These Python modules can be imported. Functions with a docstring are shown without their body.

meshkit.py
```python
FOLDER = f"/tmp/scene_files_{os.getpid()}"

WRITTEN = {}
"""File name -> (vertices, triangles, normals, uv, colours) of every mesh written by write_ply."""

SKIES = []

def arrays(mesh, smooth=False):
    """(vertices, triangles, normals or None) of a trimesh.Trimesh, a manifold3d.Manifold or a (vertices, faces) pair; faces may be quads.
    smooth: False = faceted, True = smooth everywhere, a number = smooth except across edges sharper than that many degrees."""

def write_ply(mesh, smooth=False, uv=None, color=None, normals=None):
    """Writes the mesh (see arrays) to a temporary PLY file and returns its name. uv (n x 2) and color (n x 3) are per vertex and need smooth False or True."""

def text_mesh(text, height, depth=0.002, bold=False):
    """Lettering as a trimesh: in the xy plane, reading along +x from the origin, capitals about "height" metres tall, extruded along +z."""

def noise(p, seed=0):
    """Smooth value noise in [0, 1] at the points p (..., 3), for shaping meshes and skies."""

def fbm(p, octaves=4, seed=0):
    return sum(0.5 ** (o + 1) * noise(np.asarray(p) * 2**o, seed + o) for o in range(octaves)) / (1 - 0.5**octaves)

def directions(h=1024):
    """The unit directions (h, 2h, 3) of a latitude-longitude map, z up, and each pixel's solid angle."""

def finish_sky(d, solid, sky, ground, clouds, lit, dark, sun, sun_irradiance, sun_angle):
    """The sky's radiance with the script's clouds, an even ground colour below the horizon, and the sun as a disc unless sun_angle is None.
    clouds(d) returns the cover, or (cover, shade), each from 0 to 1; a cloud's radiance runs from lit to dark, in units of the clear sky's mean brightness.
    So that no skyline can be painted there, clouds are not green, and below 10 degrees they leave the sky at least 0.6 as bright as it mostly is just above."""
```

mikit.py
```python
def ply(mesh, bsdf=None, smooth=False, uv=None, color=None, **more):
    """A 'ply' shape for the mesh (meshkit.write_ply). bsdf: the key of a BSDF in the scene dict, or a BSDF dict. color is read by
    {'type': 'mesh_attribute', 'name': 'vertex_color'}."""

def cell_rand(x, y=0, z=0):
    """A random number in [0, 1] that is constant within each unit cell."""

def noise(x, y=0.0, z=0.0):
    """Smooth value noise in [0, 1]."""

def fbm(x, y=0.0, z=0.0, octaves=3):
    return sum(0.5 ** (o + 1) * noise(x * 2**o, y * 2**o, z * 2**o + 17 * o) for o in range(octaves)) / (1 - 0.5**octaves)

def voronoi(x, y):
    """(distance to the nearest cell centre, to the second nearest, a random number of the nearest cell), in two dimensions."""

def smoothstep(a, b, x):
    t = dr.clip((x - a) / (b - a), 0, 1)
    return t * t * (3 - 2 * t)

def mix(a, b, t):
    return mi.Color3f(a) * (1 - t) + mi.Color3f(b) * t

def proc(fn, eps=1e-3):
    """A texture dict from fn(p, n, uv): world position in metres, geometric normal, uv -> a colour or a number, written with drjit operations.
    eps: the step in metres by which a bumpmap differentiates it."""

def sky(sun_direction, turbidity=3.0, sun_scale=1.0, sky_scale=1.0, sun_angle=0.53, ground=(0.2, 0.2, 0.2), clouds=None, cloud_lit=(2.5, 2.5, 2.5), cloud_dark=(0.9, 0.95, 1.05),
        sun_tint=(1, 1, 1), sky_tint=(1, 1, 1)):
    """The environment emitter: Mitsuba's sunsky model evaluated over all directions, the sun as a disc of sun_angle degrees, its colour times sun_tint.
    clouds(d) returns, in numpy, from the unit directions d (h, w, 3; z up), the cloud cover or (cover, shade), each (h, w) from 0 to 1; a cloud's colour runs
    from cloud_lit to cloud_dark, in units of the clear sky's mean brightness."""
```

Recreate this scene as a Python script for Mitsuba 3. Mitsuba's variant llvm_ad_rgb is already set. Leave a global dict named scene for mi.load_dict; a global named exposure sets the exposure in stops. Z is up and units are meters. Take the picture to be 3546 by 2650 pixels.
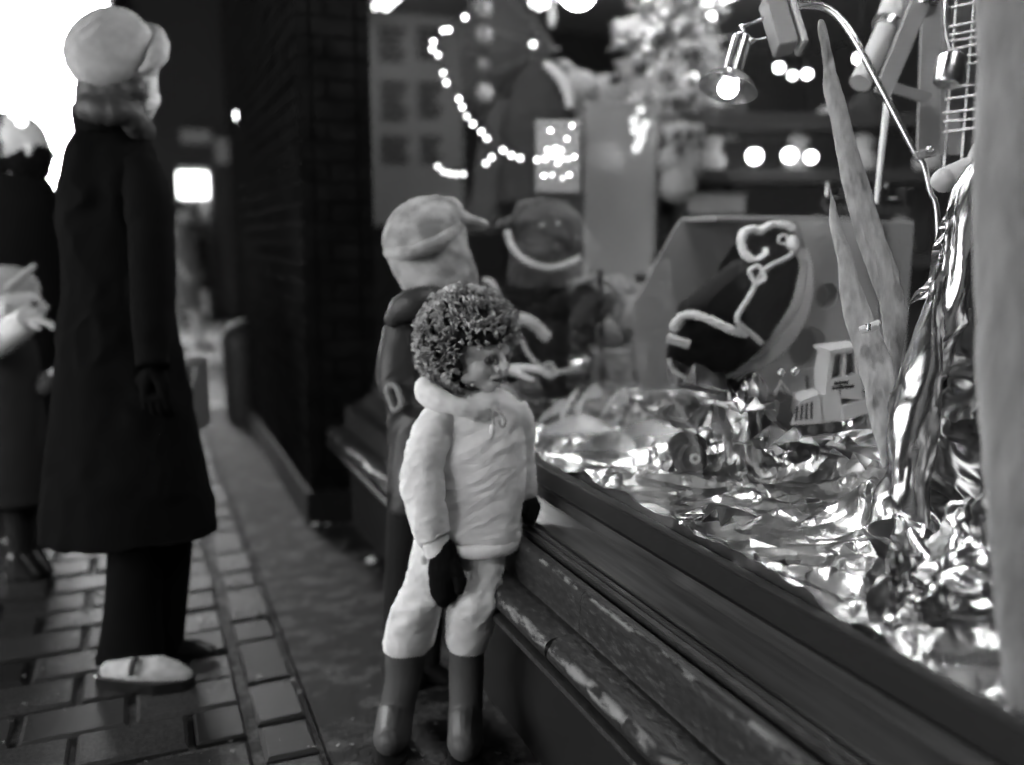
import math, random
import numpy as np, trimesh, manifold3d as m3
import mitsuba as mi, drjit as dr
import mikit, meshkit
from mikit import ply, proc
from scipy.interpolate import CubicSpline
from scipy.spatial import Delaunay

T = mi.ScalarTransform4f
rng = np.random.default_rng(7)
scene, labels = {'type': 'scene'}, {}

# ------------------------------------------------------------------ camera, sky, exposure
EYE, LOOK = (0, 0, 1.12), (0.3773, 0.9128, -0.1563)
scene['camera'] = {'type': 'thinlens', 'fov': 59.12, 'fov_axis': 'x', 'near_clip': 0.05, 'far_clip': 200.0, 'aperture_radius': 0.0130, 'focus_distance': 1.62,
                   'to_world': T().look_at(origin=EYE, target=[a + b for a, b in zip(EYE, LOOK)], up=[0, 0, 1])}
scene['sky'] = mikit.sky([-0.6, -0.5, 0.25], turbidity=3, sun_scale=0.0, sky_scale=0.28, clouds=lambda d: 1.0, cloud_lit=(1, 1, 1), cloud_dark=(1, 1, 1), ground=(0.08, 0.08, 0.08))
scene['sky']['sampling_weight'] = 6.0
exposure = 0.58

# ------------------------------------------------------------------ materials
def flat(key, a, rough=0.7, spec=0.5, **kw):
    scene[key] = {'type': 'twosided', 'bsdf': {'type': 'principled', 'base_color': {'type': 'rgb', 'value': [a, a, a]}, 'roughness': rough, 'specular': spec, **kw}}
def tex(key, fn, rough=0.7, spec=0.5, bump=None, bs=1.0, eps=2e-3, **kw):
    b = {'type': 'principled', 'base_color': proc(fn), 'roughness': rough, 'specular': spec, **kw}
    if bump is not None:
        b = {'type': 'bumpmap', 'arbitrary': proc(bump, eps), 'scale': bs, 'bsdf': b}
    scene[key] = {'type': 'twosided', 'bsdf': b}
grey = lambda v: mi.Color3f(v, v, v)
F3, NZ, SS = mikit.fbm, mikit.noise, mikit.smoothstep

flat('black_wool', 0.0045, 0.95, 0.05, sheen=0.03)
flat('dark_wool', 0.018, 0.95, 0.1, sheen=0.08)
flat('charcoal', 0.06, 0.85, 0.3)
flat('dark_cloth', 0.028, 0.5, 0.4)
flat('soot', 0.006, 0.95, 0.05)
flat('bin_black', 0.006, 0.6, 0.25)
flat('dark_paint', 0.012, 0.5, 0.25)
flat('mid_grey', 0.22, 0.7)
flat('light_grey', 0.42, 0.7)
flat('white_trim', 0.66, 0.85, 0.2)
flat('skin', 0.56, 0.6, 0.3)
flat('dark_skin_detail', 0.03, 0.35)
flat('boot_rubber', 0.065, 0.55, 0.35)
flat('black_gloss', 0.012, 0.25, 0.5)
flat('hair', 0.03, 0.6)
flat('interior_wall', 0.04, 0.9)
flat('plaster', 0.22, 0.9)
flat('interior_dark', 0.02, 0.9)
flat('card_grey', 0.46, 0.75)
flat('plastic_pale', 0.45, 0.4)
tex('suede', lambda p, n, uv: grey(0.30 + 0.30 * F3(p.x * 60, p.y * 60, p.z * 60, 4)), 0.9, 0.1)
tex('trunk_bark', lambda p, n, uv: grey(0.10 + 0.22 * F3(p.x * 70, p.y * 70, p.z * 7, 4) + 0.10 * F3(p.x * 25, p.y * 25, p.z * 2, 3)), 0.9, 0.1)
flat('panel_grey', 0.36, 0.75)
flat('painted_rim_light', 0.85, 0.8)  # brightness of the lit opening edge put into the colour
flat('satin_white', 0.85, 0.3)
flat('box_grey', 0.29, 0.7)
flat('frost', 0.55, 0.9)
tex('stake_bark', lambda p, n, uv: grey(0.20 + 0.34 * F3(p.x * 90, p.y * 90, p.z * 22, 5) - 0.14 * SS(0.55, 0.7, F3(p.x * 40, p.y * 40, p.z * 14, 3))), 0.85, 0.2, lambda p, n, uv: F3(p.x * 120, p.y * 120, p.z * 24, 4), 0.006)
flat('paper_grey', 0.10, 0.8)
flat('pale_plush', 0.50, 0.95, 0.1, sheen=0.4)
flat('grey_plush', 0.24, 0.95, 0.1, sheen=0.4)
scene['chrome'] = {'type': 'twosided', 'bsdf': {'type': 'roughconductor', 'material': 'none', 'alpha': 0.10, 'specular_reflectance': {'type': 'rgb', 'value': [0.75] * 3}}}
scene['foil'] = {'type': 'twosided', 'bsdf': {'type': 'roughconductor', 'material': 'none', 'alpha': 0.075, 'specular_reflectance': {'type': 'rgb', 'value': [0.86] * 3}}}
scene['foil_painted_dark'] = {'type': 'twosided', 'bsdf': {'type': 'roughconductor', 'material': 'none', 'alpha': 0.12, 'specular_reflectance': {'type': 'rgb', 'value': [0.22] * 3}}}  # foil with its dark reflections put into a dimmer reflectance
scene['glass'] = {'type': 'thindielectric', 'int_ior': 1.62}
tex('pale_cloth', lambda p, n, uv: grey(0.58 + 0.18 * F3(p.x * 45, p.y * 45, p.z * 45, 4)), 0.85, 0.2, lambda p, n, uv: F3(p.x * 170, p.y * 170, p.z * 170, 3), 0.0025, sheen=0.3)
tex('hat_felt', lambda p, n, uv: grey(0.24 + 0.22 * F3(p.x * 22, p.y * 22, p.z * 22, 4)), 0.95, 0.1, lambda p, n, uv: F3(p.x * 160, p.y * 160, p.z * 160, 3), 0.006, sheen=0.5)
tex('cap_cloth', lambda p, n, uv: grey(0.17 + 0.20 * SS(0.25, 0.75, F3(p.x * 24, p.y * 24, p.z * 26, 4))), 0.9, 0.2, sheen=0.3)
tex('yarn', lambda p, n, uv: grey(0.12 + 0.42 * SS(0.3, 0.75, F3(p.x * 55, p.y * 55, p.z * 55))), 0.95, 0.1, sheen=0.3)
def paver_col(p, n, uv):
    blotch = F3(p.x * 3.1, p.y * 3.1, 1.7, 4)
    stain = SS(0.52, 0.68, F3(p.x * 1.3 + 5, p.y * 1.3, 0.4, 4))
    return grey((1 - 0.45 * stain) * (0.004 + 0.022 * blotch) + 0.05 * NZ(p.x * 220, p.y * 220, p.z * 220) * blotch)
flat('paver_worn', 0.028, 0.62, 0.3)
flat('paver_dark', 0.010, 0.62, 0.3)
tex('paver', paver_col, 0.62, 0.35, lambda p, n, uv: F3(p.x * 110, p.y * 110, p.z * 110, 3), 0.0016)
tex('tarmac', lambda p, n, uv: grey(0.004 + 0.05 * SS(0.44, 0.66, F3(p.x * 17, p.y * 24, 3.3, 6)) * (0.4 + 1.2 * NZ(p.x * 160, p.y * 160, 0.0))), 0.75, 0.35, lambda p, n, uv: F3(p.x * 140, p.y * 140, 0.0, 3), 0.0025)
scene['brick_dark'] = {'type': 'twosided', 'bsdf': {'type': 'diffuse', 'reflectance': proc(lambda p, n, uv: grey(0.003 + 0.008 * F3(p.x * 14, p.y * 14, p.z * 14)))}}
def sill_paint(p, n, uv):
    streak = F3(p.x * 110, p.y * 70, p.z * 110, 4)
    worn = F3(p.x * 60 + 4, p.y * 26, p.z * 60, 5)
    patch = F3(3.7, p.y * 5, 1.1, 3)
    near = SS(2.1, 0.9, p.y)
    ridge = SS(0.464, 0.469, p.z) * SS(0.744, 0.738, p.x) * SS(0.60, 0.72, worn * 0.6 + patch * 0.35 + 0.16 * near)
    lip = SS(0.366, 0.376, p.z) * SS(0.672, 0.662, p.x) * SS(0.55, 0.68, worn * 0.6 + patch * 0.45 + 0.06 * near)
    flatp = SS(0.380, 0.388, p.z) * SS(0.46, 0.455, p.z) * SS(0.50, 0.80, F3(p.x * 120, p.y * 50, p.z * 120, 5) * 0.7 + 0.3 * patch) * 0.25
    w = dr.minimum(ridge * 0.8 + lip * 0.9 + flatp * near, 1.0)
    return grey(0.011 + 0.020 * streak + 0.22 * w)
tex('sill_paint', sill_paint, 0.42, 0.35, lambda p, n, uv: F3(p.x * 120, p.y * 80, p.z * 120, 3), 0.0025)
tex('slope_paint', lambda p, n, uv: grey(0.04 + 0.10 * F3(p.x * 90, p.y * 5, p.z * 90, 4)), 0.14, 0.6, metallic=0.6)
tex('bark', lambda p, n, uv: grey(0.15 + 0.24 * F3(p.x * 80, p.y * 80, p.z * 9, 5) + 0.10 * F3(p.x * 18, p.y * 18, p.z * 3, 3)), 0.9, 0.2, lambda p, n, uv: F3(p.x * 90, p.y * 90, p.z * 12, 4), 0.014)
tex('road', lambda p, n, uv: grey(0.16 + 0.06 * F3(p.x * 2, p.y * 2, 0.0)), 0.35, 0.6)

def emit(v, weight=None):
    e = {'type': 'area', 'radiance': {'type': 'rgb', 'value': [float(v)] * 3}}
    if weight is not None: e['sampling_weight'] = float(weight)
    return e

# ------------------------------------------------------------------ helpers
def key_of(name):
    taken = lambda k: k in scene or k in labels or any(x.startswith(k + '__') for x in scene)
    if not taken(name): return name
    i = 1
    while taken(f'{name}_{i:03d}'): i += 1
    return f'{name}_{i:03d}'
def thing(name, label, cat, group=None):
    k = key_of(name)
    labels[k] = {'label': label, 'category': cat}
    if group: labels[k]['group'] = group
    return k
def part(parent, name, mesh, bsdf, smooth=False, label=None, kind=None, **more):
    k = key_of(parent + '__' + name)
    scene[k] = ply(mesh, bsdf, smooth, **more)
    d = {}
    if label: d['label'] = label
    if kind: d['kind'] = kind
    if d: labels[k] = d
    return k
def single(name, mesh, bsdf, label, cat, smooth=False, group=None, **more):
    k = thing(name, label, cat, group)
    scene[k] = ply(mesh, bsdf, smooth, **more)
    return k
def structure(name, mesh, bsdf, smooth=False, label=None):
    scene[name] = ply(mesh, bsdf, smooth)
    labels[name] = {'kind': 'structure', **({'label': label} if label else {})}
V = lambda *a: np.array(a, float)
def unit(a):
    a = np.asarray(a, float); return a / (np.linalg.norm(a) + 1e-12)
def cat(*ms): return trimesh.util.concatenate([m for m in ms])
def box(lo, hi):
    lo, hi = np.array(lo, float), np.array(hi, float)
    b = trimesh.creation.box(hi - lo); b.apply_translation((lo + hi) / 2); return b
def obox(c, half, ax, ay=None, bevel=0.0):
    """box of half sizes along unit axes ax, ay and their cross product"""
    ax = unit(ax)
    if ay is None: ay = np.cross([0, 0, 1], ax) if abs(ax[2]) < 0.95 else V(0, 1, 0)
    ay = unit(np.asarray(ay, float) - ax * np.dot(ay, ax)); az = np.cross(ax, ay)
    R = np.stack([ax, ay, az], 1)
    h = np.array(half, float)
    s = np.array([[i, j, k] for i in (-1, 1) for j in (-1, 1) for k in (-1, 1)], float)
    if bevel > 0:
        b = min(bevel, h.min() * 0.49)
        pts = np.vstack([s * (h - [b, b, 0]), s * (h - [b, 0, b]), s * (h - [0, b, b])])
    else: pts = s * h
    return trimesh.convex.convex_hull(pts @ R.T + np.asarray(c, float))
def tube(path, r, sides=10, closed=False, fine=0):
    p = np.array(path, float); r = np.broadcast_to(np.asarray(r, float), (len(p),)).astype(float)
    if fine:
        s = np.linspace(0, 1, len(p)); q = np.linspace(0, 1, fine)
        if closed:
            pp = np.vstack([p, p[:1]]); s = np.linspace(0, 1, len(pp)); q = np.linspace(0, 1, fine, endpoint=False)
            p = CubicSpline(s, pp, bc_type='periodic')(q); r = np.interp(q, s, np.append(r, r[0]))
        else:
            p, r = CubicSpline(s, p)(q), np.interp(q, s, r)
    n = len(p)
    t = (np.roll(p, -1, 0) - np.roll(p, 1, 0)) if closed else np.gradient(p, axis=0)
    t /= np.linalg.norm(t, axis=1, keepdims=True) + 1e-12
    a = np.zeros_like(p); ref = V(0, 0, 1) if abs(t[0][2]) < 0.9 else V(1, 0, 0)
    a[0] = unit(np.cross(t[0], ref))
    for i in range(1, n): a[i] = unit(a[i - 1] - t[i] * np.dot(a[i - 1], t[i]))
    b = np.cross(t, a); ang = np.arange(sides) * 2 * np.pi / sides
    v = p[:, None] + r[:, None, None] * (np.cos(ang)[None, :, None] * a[:, None] + np.sin(ang)[None, :, None] * b[:, None])
    m = n if closed else n - 1
    i, j = np.meshgrid(np.arange(m), np.arange(sides), indexing='ij'); i2 = (i + 1) % n; j2 = (j + 1) % sides
    q = np.stack([i * sides + j, i * sides + j2, i2 * sides + j2, i2 * sides + j], -1).reshape(-1, 4)
    f = np.vstack([q[:, [0, 1, 2]], q[:, [0, 2, 3]]]); v = v.reshape(-1, 3)
    if not closed:
        v = np.vstack([v, p[0], p[-1]]); e = len(v) - 2; k = np.arange(sides); k2 = (k + 1) % sides
        f = np.vstack([f, np.stack([k2, k, k * 0 + e], 1), np.stack([(n - 1) * sides + k, (n - 1) * sides + k2, k * 0 + e + 1], 1)])
    return trimesh.Trimesh(v, f, process=False)
def ball(c, r, sub=3, scale=None, axes=None):
    s = trimesh.creation.icosphere(subdivisions=sub, radius=1.0)
    v = s.vertices * (np.array(scale) if scale is not None else 1.0) * r
    if axes is not None: v = v @ np.asarray(axes)
    s.vertices = v + np.asarray(c, float); return s
def lathe(profile, base, axis=(0, 0, 1), sides=24):
    """profile [(radius, height)] turned round axis from base"""
    ax = unit(axis); x = unit(np.cross(ax, [0, 0, 1] if abs(ax[2]) < 0.9 else [1, 0, 0])); y = np.cross(ax, x)
    ang = np.arange(sides) * 2 * np.pi / sides
    rr, hh = np.array(profile, float).T
    v = np.asarray(base, float) + rr[:, None, None] * (np.cos(ang)[None, :, None] * x + np.sin(ang)[None, :, None] * y) + (hh[:, None] * ax)[:, None, :]
    n = len(profile); i, j = np.meshgrid(np.arange(n - 1), np.arange(sides), indexing='ij')
    q = np.stack([i * sides + j, i * sides + (j + 1) % sides, (i + 1) * sides + (j + 1) % sides, (i + 1) * sides + j], -1).reshape(-1, 4)
    return trimesh.Trimesh(v.reshape(-1, 3), np.vstack([q[:, [0, 1, 2]], q[:, [0, 2, 3]]]), process=False)
FD = unit(V(0.382, 0.924, 0))       # the direction across the pavement in which people stand in depth
def loft(rows, sides=40, fine=50, power=2.0, fold=None):
    """rows (left point, right point, depth ratio): elliptical rings between the two points, splined along the rows, closed at both ends"""
    L = np.array([r[0] for r in rows]); R = np.array([r[1] for r in rows]); k = np.array([r[2] for r in rows], float)
    s = np.linspace(0, 1, len(rows)); q = np.linspace(0, 1, fine)
    from scipy.interpolate import PchipInterpolator as PC
    L, R, k = PC(s, L)(q), PC(s, R)(q), PC(s, k)(q)
    c, a = (L + R) / 2, (R - L) / 2
    b = np.cross(a, [0, 0, 1.0]); b /= np.linalg.norm(b, axis=1, keepdims=True); b *= (np.linalg.norm(a, axis=1) * k)[:, None]
    ang = np.arange(sides) * 2 * np.pi / sides
    ca, sa = np.cos(ang), np.sin(ang)
    ca, sa = np.sign(ca) * np.abs(ca) ** (2 / power), np.sign(sa) * np.abs(sa) ** (2 / power)
    v = (c[:, None] + ca[None, :, None] * a[:, None] + sa[None, :, None] * b[:, None]).reshape(-1, 3)
    i, j = np.meshgrid(np.arange(fine - 1), np.arange(sides), indexing='ij'); j2 = (j + 1) % sides
    Q = np.stack([i * sides + j, (i + 1) * sides + j, (i + 1) * sides + j2, i * sides + j2], -1).reshape(-1, 4)
    f = np.vstack([Q[:, [0, 1, 2]], Q[:, [0, 2, 3]]])
    v = np.vstack([v, c[0], c[-1]]); e = len(v) - 2; kk = np.arange(sides); k2 = (kk + 1) % sides
    f = np.vstack([f, np.stack([kk, k2, kk * 0 + e], 1), np.stack([(fine - 1) * sides + k2, (fine - 1) * sides + kk, kk * 0 + e + 1], 1)])
    m = trimesh.Trimesh(v, f, process=False)
    if m.volume < 0: m.invert()
    return m
def man(m):
    return m3.Manifold(m3.Mesh(np.asarray(m.vertices, np.float32), np.asarray(m.faces, np.uint32)))
def tri(M):
    m = M.to_mesh(); return trimesh.Trimesh(np.array(m.vert_properties[:, :3], float), np.array(m.tri_verts, int), process=False)
def sph(c, r, seg=20): return m3.Manifold.sphere(float(r), seg).translate([float(x) for x in c])
def bone(a, b): return m3.Manifold.batch_hull([sph(*a), sph(*b)])
def skeleton(bones, extra=(), length=0.02, smooth=8, floor=None):
    M = m3.Manifold.batch_boolean([bone(a, b) for a, b in bones] + list(extra), m3.OpType.Add)
    if floor is not None: M = M.trim_by_plane((0, 0, 1), floor)
    t = tri(M.refine_to_length(length))
    t.merge_vertices(); v0 = t.vertices.copy()
    trimesh.smoothing.filter_taubin(t, lamb=0.5, nu=0.53, iterations=smooth)
    dv = t.vertices - v0; dl = np.linalg.norm(dv, axis=1, keepdims=True); t.vertices = v0 + dv * np.minimum(1, 0.012 / np.maximum(dl, 1e-9))
    if floor is not None: t.vertices[:, 2] = np.maximum(t.vertices[:, 2], floor)
    return t
SLIM = 0.62      # bodies are slimmer than the clothes on them
def inner(*js): return chain(*[(q[0], q[1] * SLIM) for q in js])
def chain(*js): return [(js[i], js[i + 1]) for i in range(len(js) - 1)]
def soften(ms, length=0.012, smooth=6):
    M = m3.Manifold.batch_boolean([man(m) for m in ms], m3.OpType.Add)
    t = tri(M.refine_to_length(length)); t.merge_vertices()
    trimesh.smoothing.filter_taubin(t, lamb=0.5, nu=0.53, iterations=smooth)
    return t
def rumple(t, amp, freq, seed=0, stretch=(1, 1, 1), octaves=3):
    n = np.array(t.vertex_normals)
    d = meshkit.fbm(t.vertices * freq * np.array(stretch), octaves, seed) - 0.5
    t.vertices = t.vertices + n * (d * 2 * amp)[:, None]; return t
def creases(t, amp, freq, seed=0, stretch=(1, 1, 1)):
    """sharp folds: ridges where a noise crosses its middle value"""
    n = np.array(t.vertex_normals)
    d = 1 - np.abs(meshkit.fbm(t.vertices * freq * np.array(stretch), 3, seed) - 0.5) * 4
    t.vertices = t.vertices + n * (amp * np.clip(d, -0.6, 1))[:, None]; return t
def folds(t, amp, length, along, seed=0, ratio=4.0, sharp=1.6):
    """cloth folds: ridges of the given spacing running along a direction"""
    a = unit(along); b = unit(np.cross(a, V(0.31, 0.2, 0.93) if abs(a[2]) < 0.8 else V(0.9, 0.3, 0.1))); c = np.cross(a, b)
    p = t.vertices; warp = (meshkit.fbm(p * 9, 2, seed + 50) - 0.5) * length * 1.6
    q = np.stack([p @ a / (length * ratio), (p @ b + warp) / length, (p @ c - warp) / length], 1)
    d = (1 - np.abs(2 * meshkit.fbm(q, 2, seed) - 1)) ** sharp - 0.45
    w = 0.35 + 0.65 * np.clip((meshkit.fbm(p * 7, 2, seed + 9) - 0.3) * 3, 0, 1)
    t.vertices = p + np.array(t.vertex_normals) * (amp * d * w)[:, None]; return t
def crumple(q, seed, levels=((0.17, 0.035), (0.075, 0.018), (0.032, 0.007)), warp=0.05, calm=None):
    """height of crumpled foil at the plane points q (n x 2, metres): flat facets and straight creases of several sizes"""
    from scipy.interpolate import LinearNDInterpolator
    r = np.random.default_rng(seed); h = np.zeros(len(q)); q3 = np.c_[q, q[:, :1] * 0]
    for i, (L, a) in enumerate(levels):
        w = np.stack([meshkit.fbm(q3 * 2.2 + 9 * k, 2, seed + i) - 0.5 for k in range(2)], 1) * warp * 2
        th = r.uniform(0, np.pi); R = np.array([[np.cos(th), -np.sin(th)], [np.sin(th), np.cos(th)]]); p = (q + w) @ R * [1 / (1.7 * L), 1 / (0.7 * L)]
        lo, hi = p.min(0) - 1.5, p.max(0) + 1.5; n = int(np.prod(hi - lo)) + 8
        s = r.uniform(lo, hi, (n, 2)); s = np.vstack([s, [lo, hi, (lo[0], hi[1]), (hi[0], lo[1])]])
        g_ = LinearNDInterpolator(s, r.uniform(0, 1, len(s)) ** 1.3)(p)
        m = 1.0 if i == 0 else np.clip((meshkit.fbm(q3 * (0.35 / L) + 5.1 * i, 2, seed + 31 + i) - 0.38) * 5, 0.3 if i == 1 else 0.08, 1)
        h += g_ * m * a
    return h
def head_solids(c, R, face, up=(0, 0, 1)):
    """a child's or adult's head looking along face: skull, jaw, cheeks, brow, nose, lips, ears; returns (solids, place function)"""
    f = unit(face); l = unit(np.cross(up, f)); u = np.cross(f, l); c = np.asarray(c, float)
    at = lambda x, y, z: c + R * (x * f + y * l + z * u)
    S = lambda x, y, z, r: sph(at(x, y, z), R * r, 18)
    H = lambda *q: m3.Manifold.batch_hull([S(*x) for x in q])
    out = [S(-0.08, 0, 0.1, 1.0), H((0.2, 0, -0.3, 0.72), (0.48, 0, -0.72, 0.38), (0.62, 0, -0.92, 0.22)), H((0.5, 0.36, -0.42, 0.36), (0.25, 0.45, -0.6, 0.34)), H((0.5, -0.36, -0.42, 0.36), (0.25, -0.45, -0.6, 0.34)),
           H((0.72, 0.3, 0.06, 0.2), (0.72, -0.3, 0.06, 0.2)), H((0.88, 0, -0.02, 0.11), (1.06, 0, -0.36, 0.14)), S(0.96, 0.12, -0.38, 0.11), S(0.96, -0.12, -0.38, 0.11),
           H((0.86, 0.16, -0.6, 0.1), (0.93, 0, -0.58, 0.12), (0.86, -0.16, -0.6, 0.1)), H((0.8, 0.14, -0.78, 0.1), (0.87, 0, -0.78, 0.12), (0.8, -0.14, -0.78, 0.1)),
           H((0.0, 0.95, -0.1, 0.14), (-0.08, 0.97, -0.4, 0.1)), H((0.0, -0.95, -0.1, 0.14), (-0.08, -0.97, -0.4, 0.1))]
    return out, at
def face_parts(person, at, R, mouth=True):
    for s in (1, -1):
        part(person, 'eye', ball(at(0.80, 0.33 * s, -0.14), R * 0.15, 2), 'dark_skin_detail', True)
    if mouth:
        part(person, 'mouth', cat(tube([at(0.87, 0.2, -0.7), at(0.985, 0, -0.685), at(0.87, -0.2, -0.7)], [R * 0.03, R * 0.085, R * 0.03], 8, fine=9)), 'dark_skin_detail', True)
def hand_bones(wrist, along, back, size=0.17):
    """palm, four unequal bent fingers and a thumb from its side"""
    a = unit(along); n = unit(np.asarray(back, float) - a * np.dot(back, a)); s = np.cross(a, n); w = np.asarray(wrist, float)
    P = lambda x, y, z: w + size * (x * a + y * s + z * n)
    r = size * 0.055
    out = [((P(0, 0, 0), r * 2.2), (P(0.25, 0.12, 0), r * 1.7)), ((P(0, 0, 0), r * 2.2), (P(0.25, -0.12, 0), r * 1.7)), ((P(0.25, 0.12, 0), r * 1.7), (P(0.5, 0.15, 0), r * 1.3)),
           ((P(0.25, -0.12, 0), r * 1.7), (P(0.48, -0.16, 0), r * 1.2)), ((P(0.5, 0.15, 0), r * 1.3), (P(0.48, -0.16, 0), r * 1.2))]
    for y, ln in ((0.16, 0.42), (0.055, 0.48), (-0.055, 0.44), (-0.16, 0.34)):
        k = [P(0.48, y, 0), P(0.48 + ln * 0.45, y * 1.1, -0.04), P(0.48 + ln * 0.78, y * 1.1, -0.13), P(0.48 + ln * 0.95, y * 1.05, -0.22)]
        out += chain(*zip(k, [r * 1.1, r, r * 0.9, r * 0.75]))
    k = [P(0.12, 0.14, -0.02), P(0.3, 0.3, -0.08), P(0.45, 0.34, -0.15), P(0.55, 0.33, -0.2)]
    return out + chain(*zip(k, [r * 1.4, r * 1.2, r * 1.05, r * 0.85]))
BULB = {}
def bulb_at(parent, c, r, power, name='bulb', weight=0.05):
    if r not in BULB: BULB[r] = trimesh.creation.icosphere(subdivisions=2, radius=r)
    m = BULB[r].copy(); m.apply_translation(c)
    k = key_of(parent + '__' + name) if parent else name
    scene[k] = ply(m, 'light_grey', True, emitter=emit(power, weight))
    return k

# ------------------------------------------------------------------ the ground
X1, X2 = 0.325, 0.185                    # joints between the paver columns along the shop front
structure('ground', box((-40, -20, -0.6), (40, 120, -0.13)), 'road')
pv = 'pavement'
scene[pv] = ply(box((-8, -3, -0.12), (X1, 6.3, -0.012)), 'tarmac'); labels[pv] = {'kind': 'structure'}
stones = []
y, row = -1.0, 0
while y < 6.28:
    d = 0.158
    x = X2 - 0.012 - (row % 2) * 0.125
    first = True
    while x > -4.5:
        w = (0.125 if (first and row % 2) else 0.25)
        if first and row % 2: x = X2 - 0.012
        stones.append((x - w + 0.012, x, y, min(y + d - 0.013, 6.28))); x -= w; first = False
    y += d; row += 1
y = -1.0
while y < 6.2:
    d = rng.choice([0.16, 0.21, 0.26]); stones.append((X2 + 0.012, X1 - 0.012, y, min(y + d - 0.012, 6.28))); y += d
def paver(x0, x1, y0, y1):
    z = rng.uniform(-0.004, 0.004); b = rng.uniform(0.005, 0.011); tl = rng.uniform(-0.003, 0.003, 2); x0 += rng.uniform(0, .004); x1 -= rng.uniform(0, .004); y0 += rng.uniform(0, .003); y1 -= rng.uniform(0, .003)
    p = [(x0, y0, -0.03), (x1, y0, -0.03), (x1, y1, -0.03), (x0, y1, -0.03), (x0 + b, y0 + b, z), (x1 - b, y0 + b, z + tl[0]), (x1 - b, y1 - b, z + tl[0] + tl[1]), (x0 + b, y1 - b, z + tl[1])]
    p += [(x0, y0, z - b), (x1, y0, z - b), (x1, y1, z - b), (x0, y1, z - b)]
    return trimesh.convex.convex_hull(np.array(p))
seen = lambda s: s[3] > 1.55 and (s[0] + s[1]) / 2 > -0.16 * (s[2] + s[3]) / 2 - 0.25
near = sorted([s for s in stones if seen(s)], key=lambda s: s[2] - 0.3 * s[0])
for s in near[:296]:
    k = key_of(pv + '__paver'); scene[k] = ply(paver(*s), rng.choice(['paver', 'paver', 'paver', 'paver', 'paver_worn', 'paver_dark']))
rest = near[296:] + [s for s in stones if not seen(s)]
part(pv, 'paver_field', cat(*[paver(*s) for s in rest]), 'paver', kind='stuff')
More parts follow.
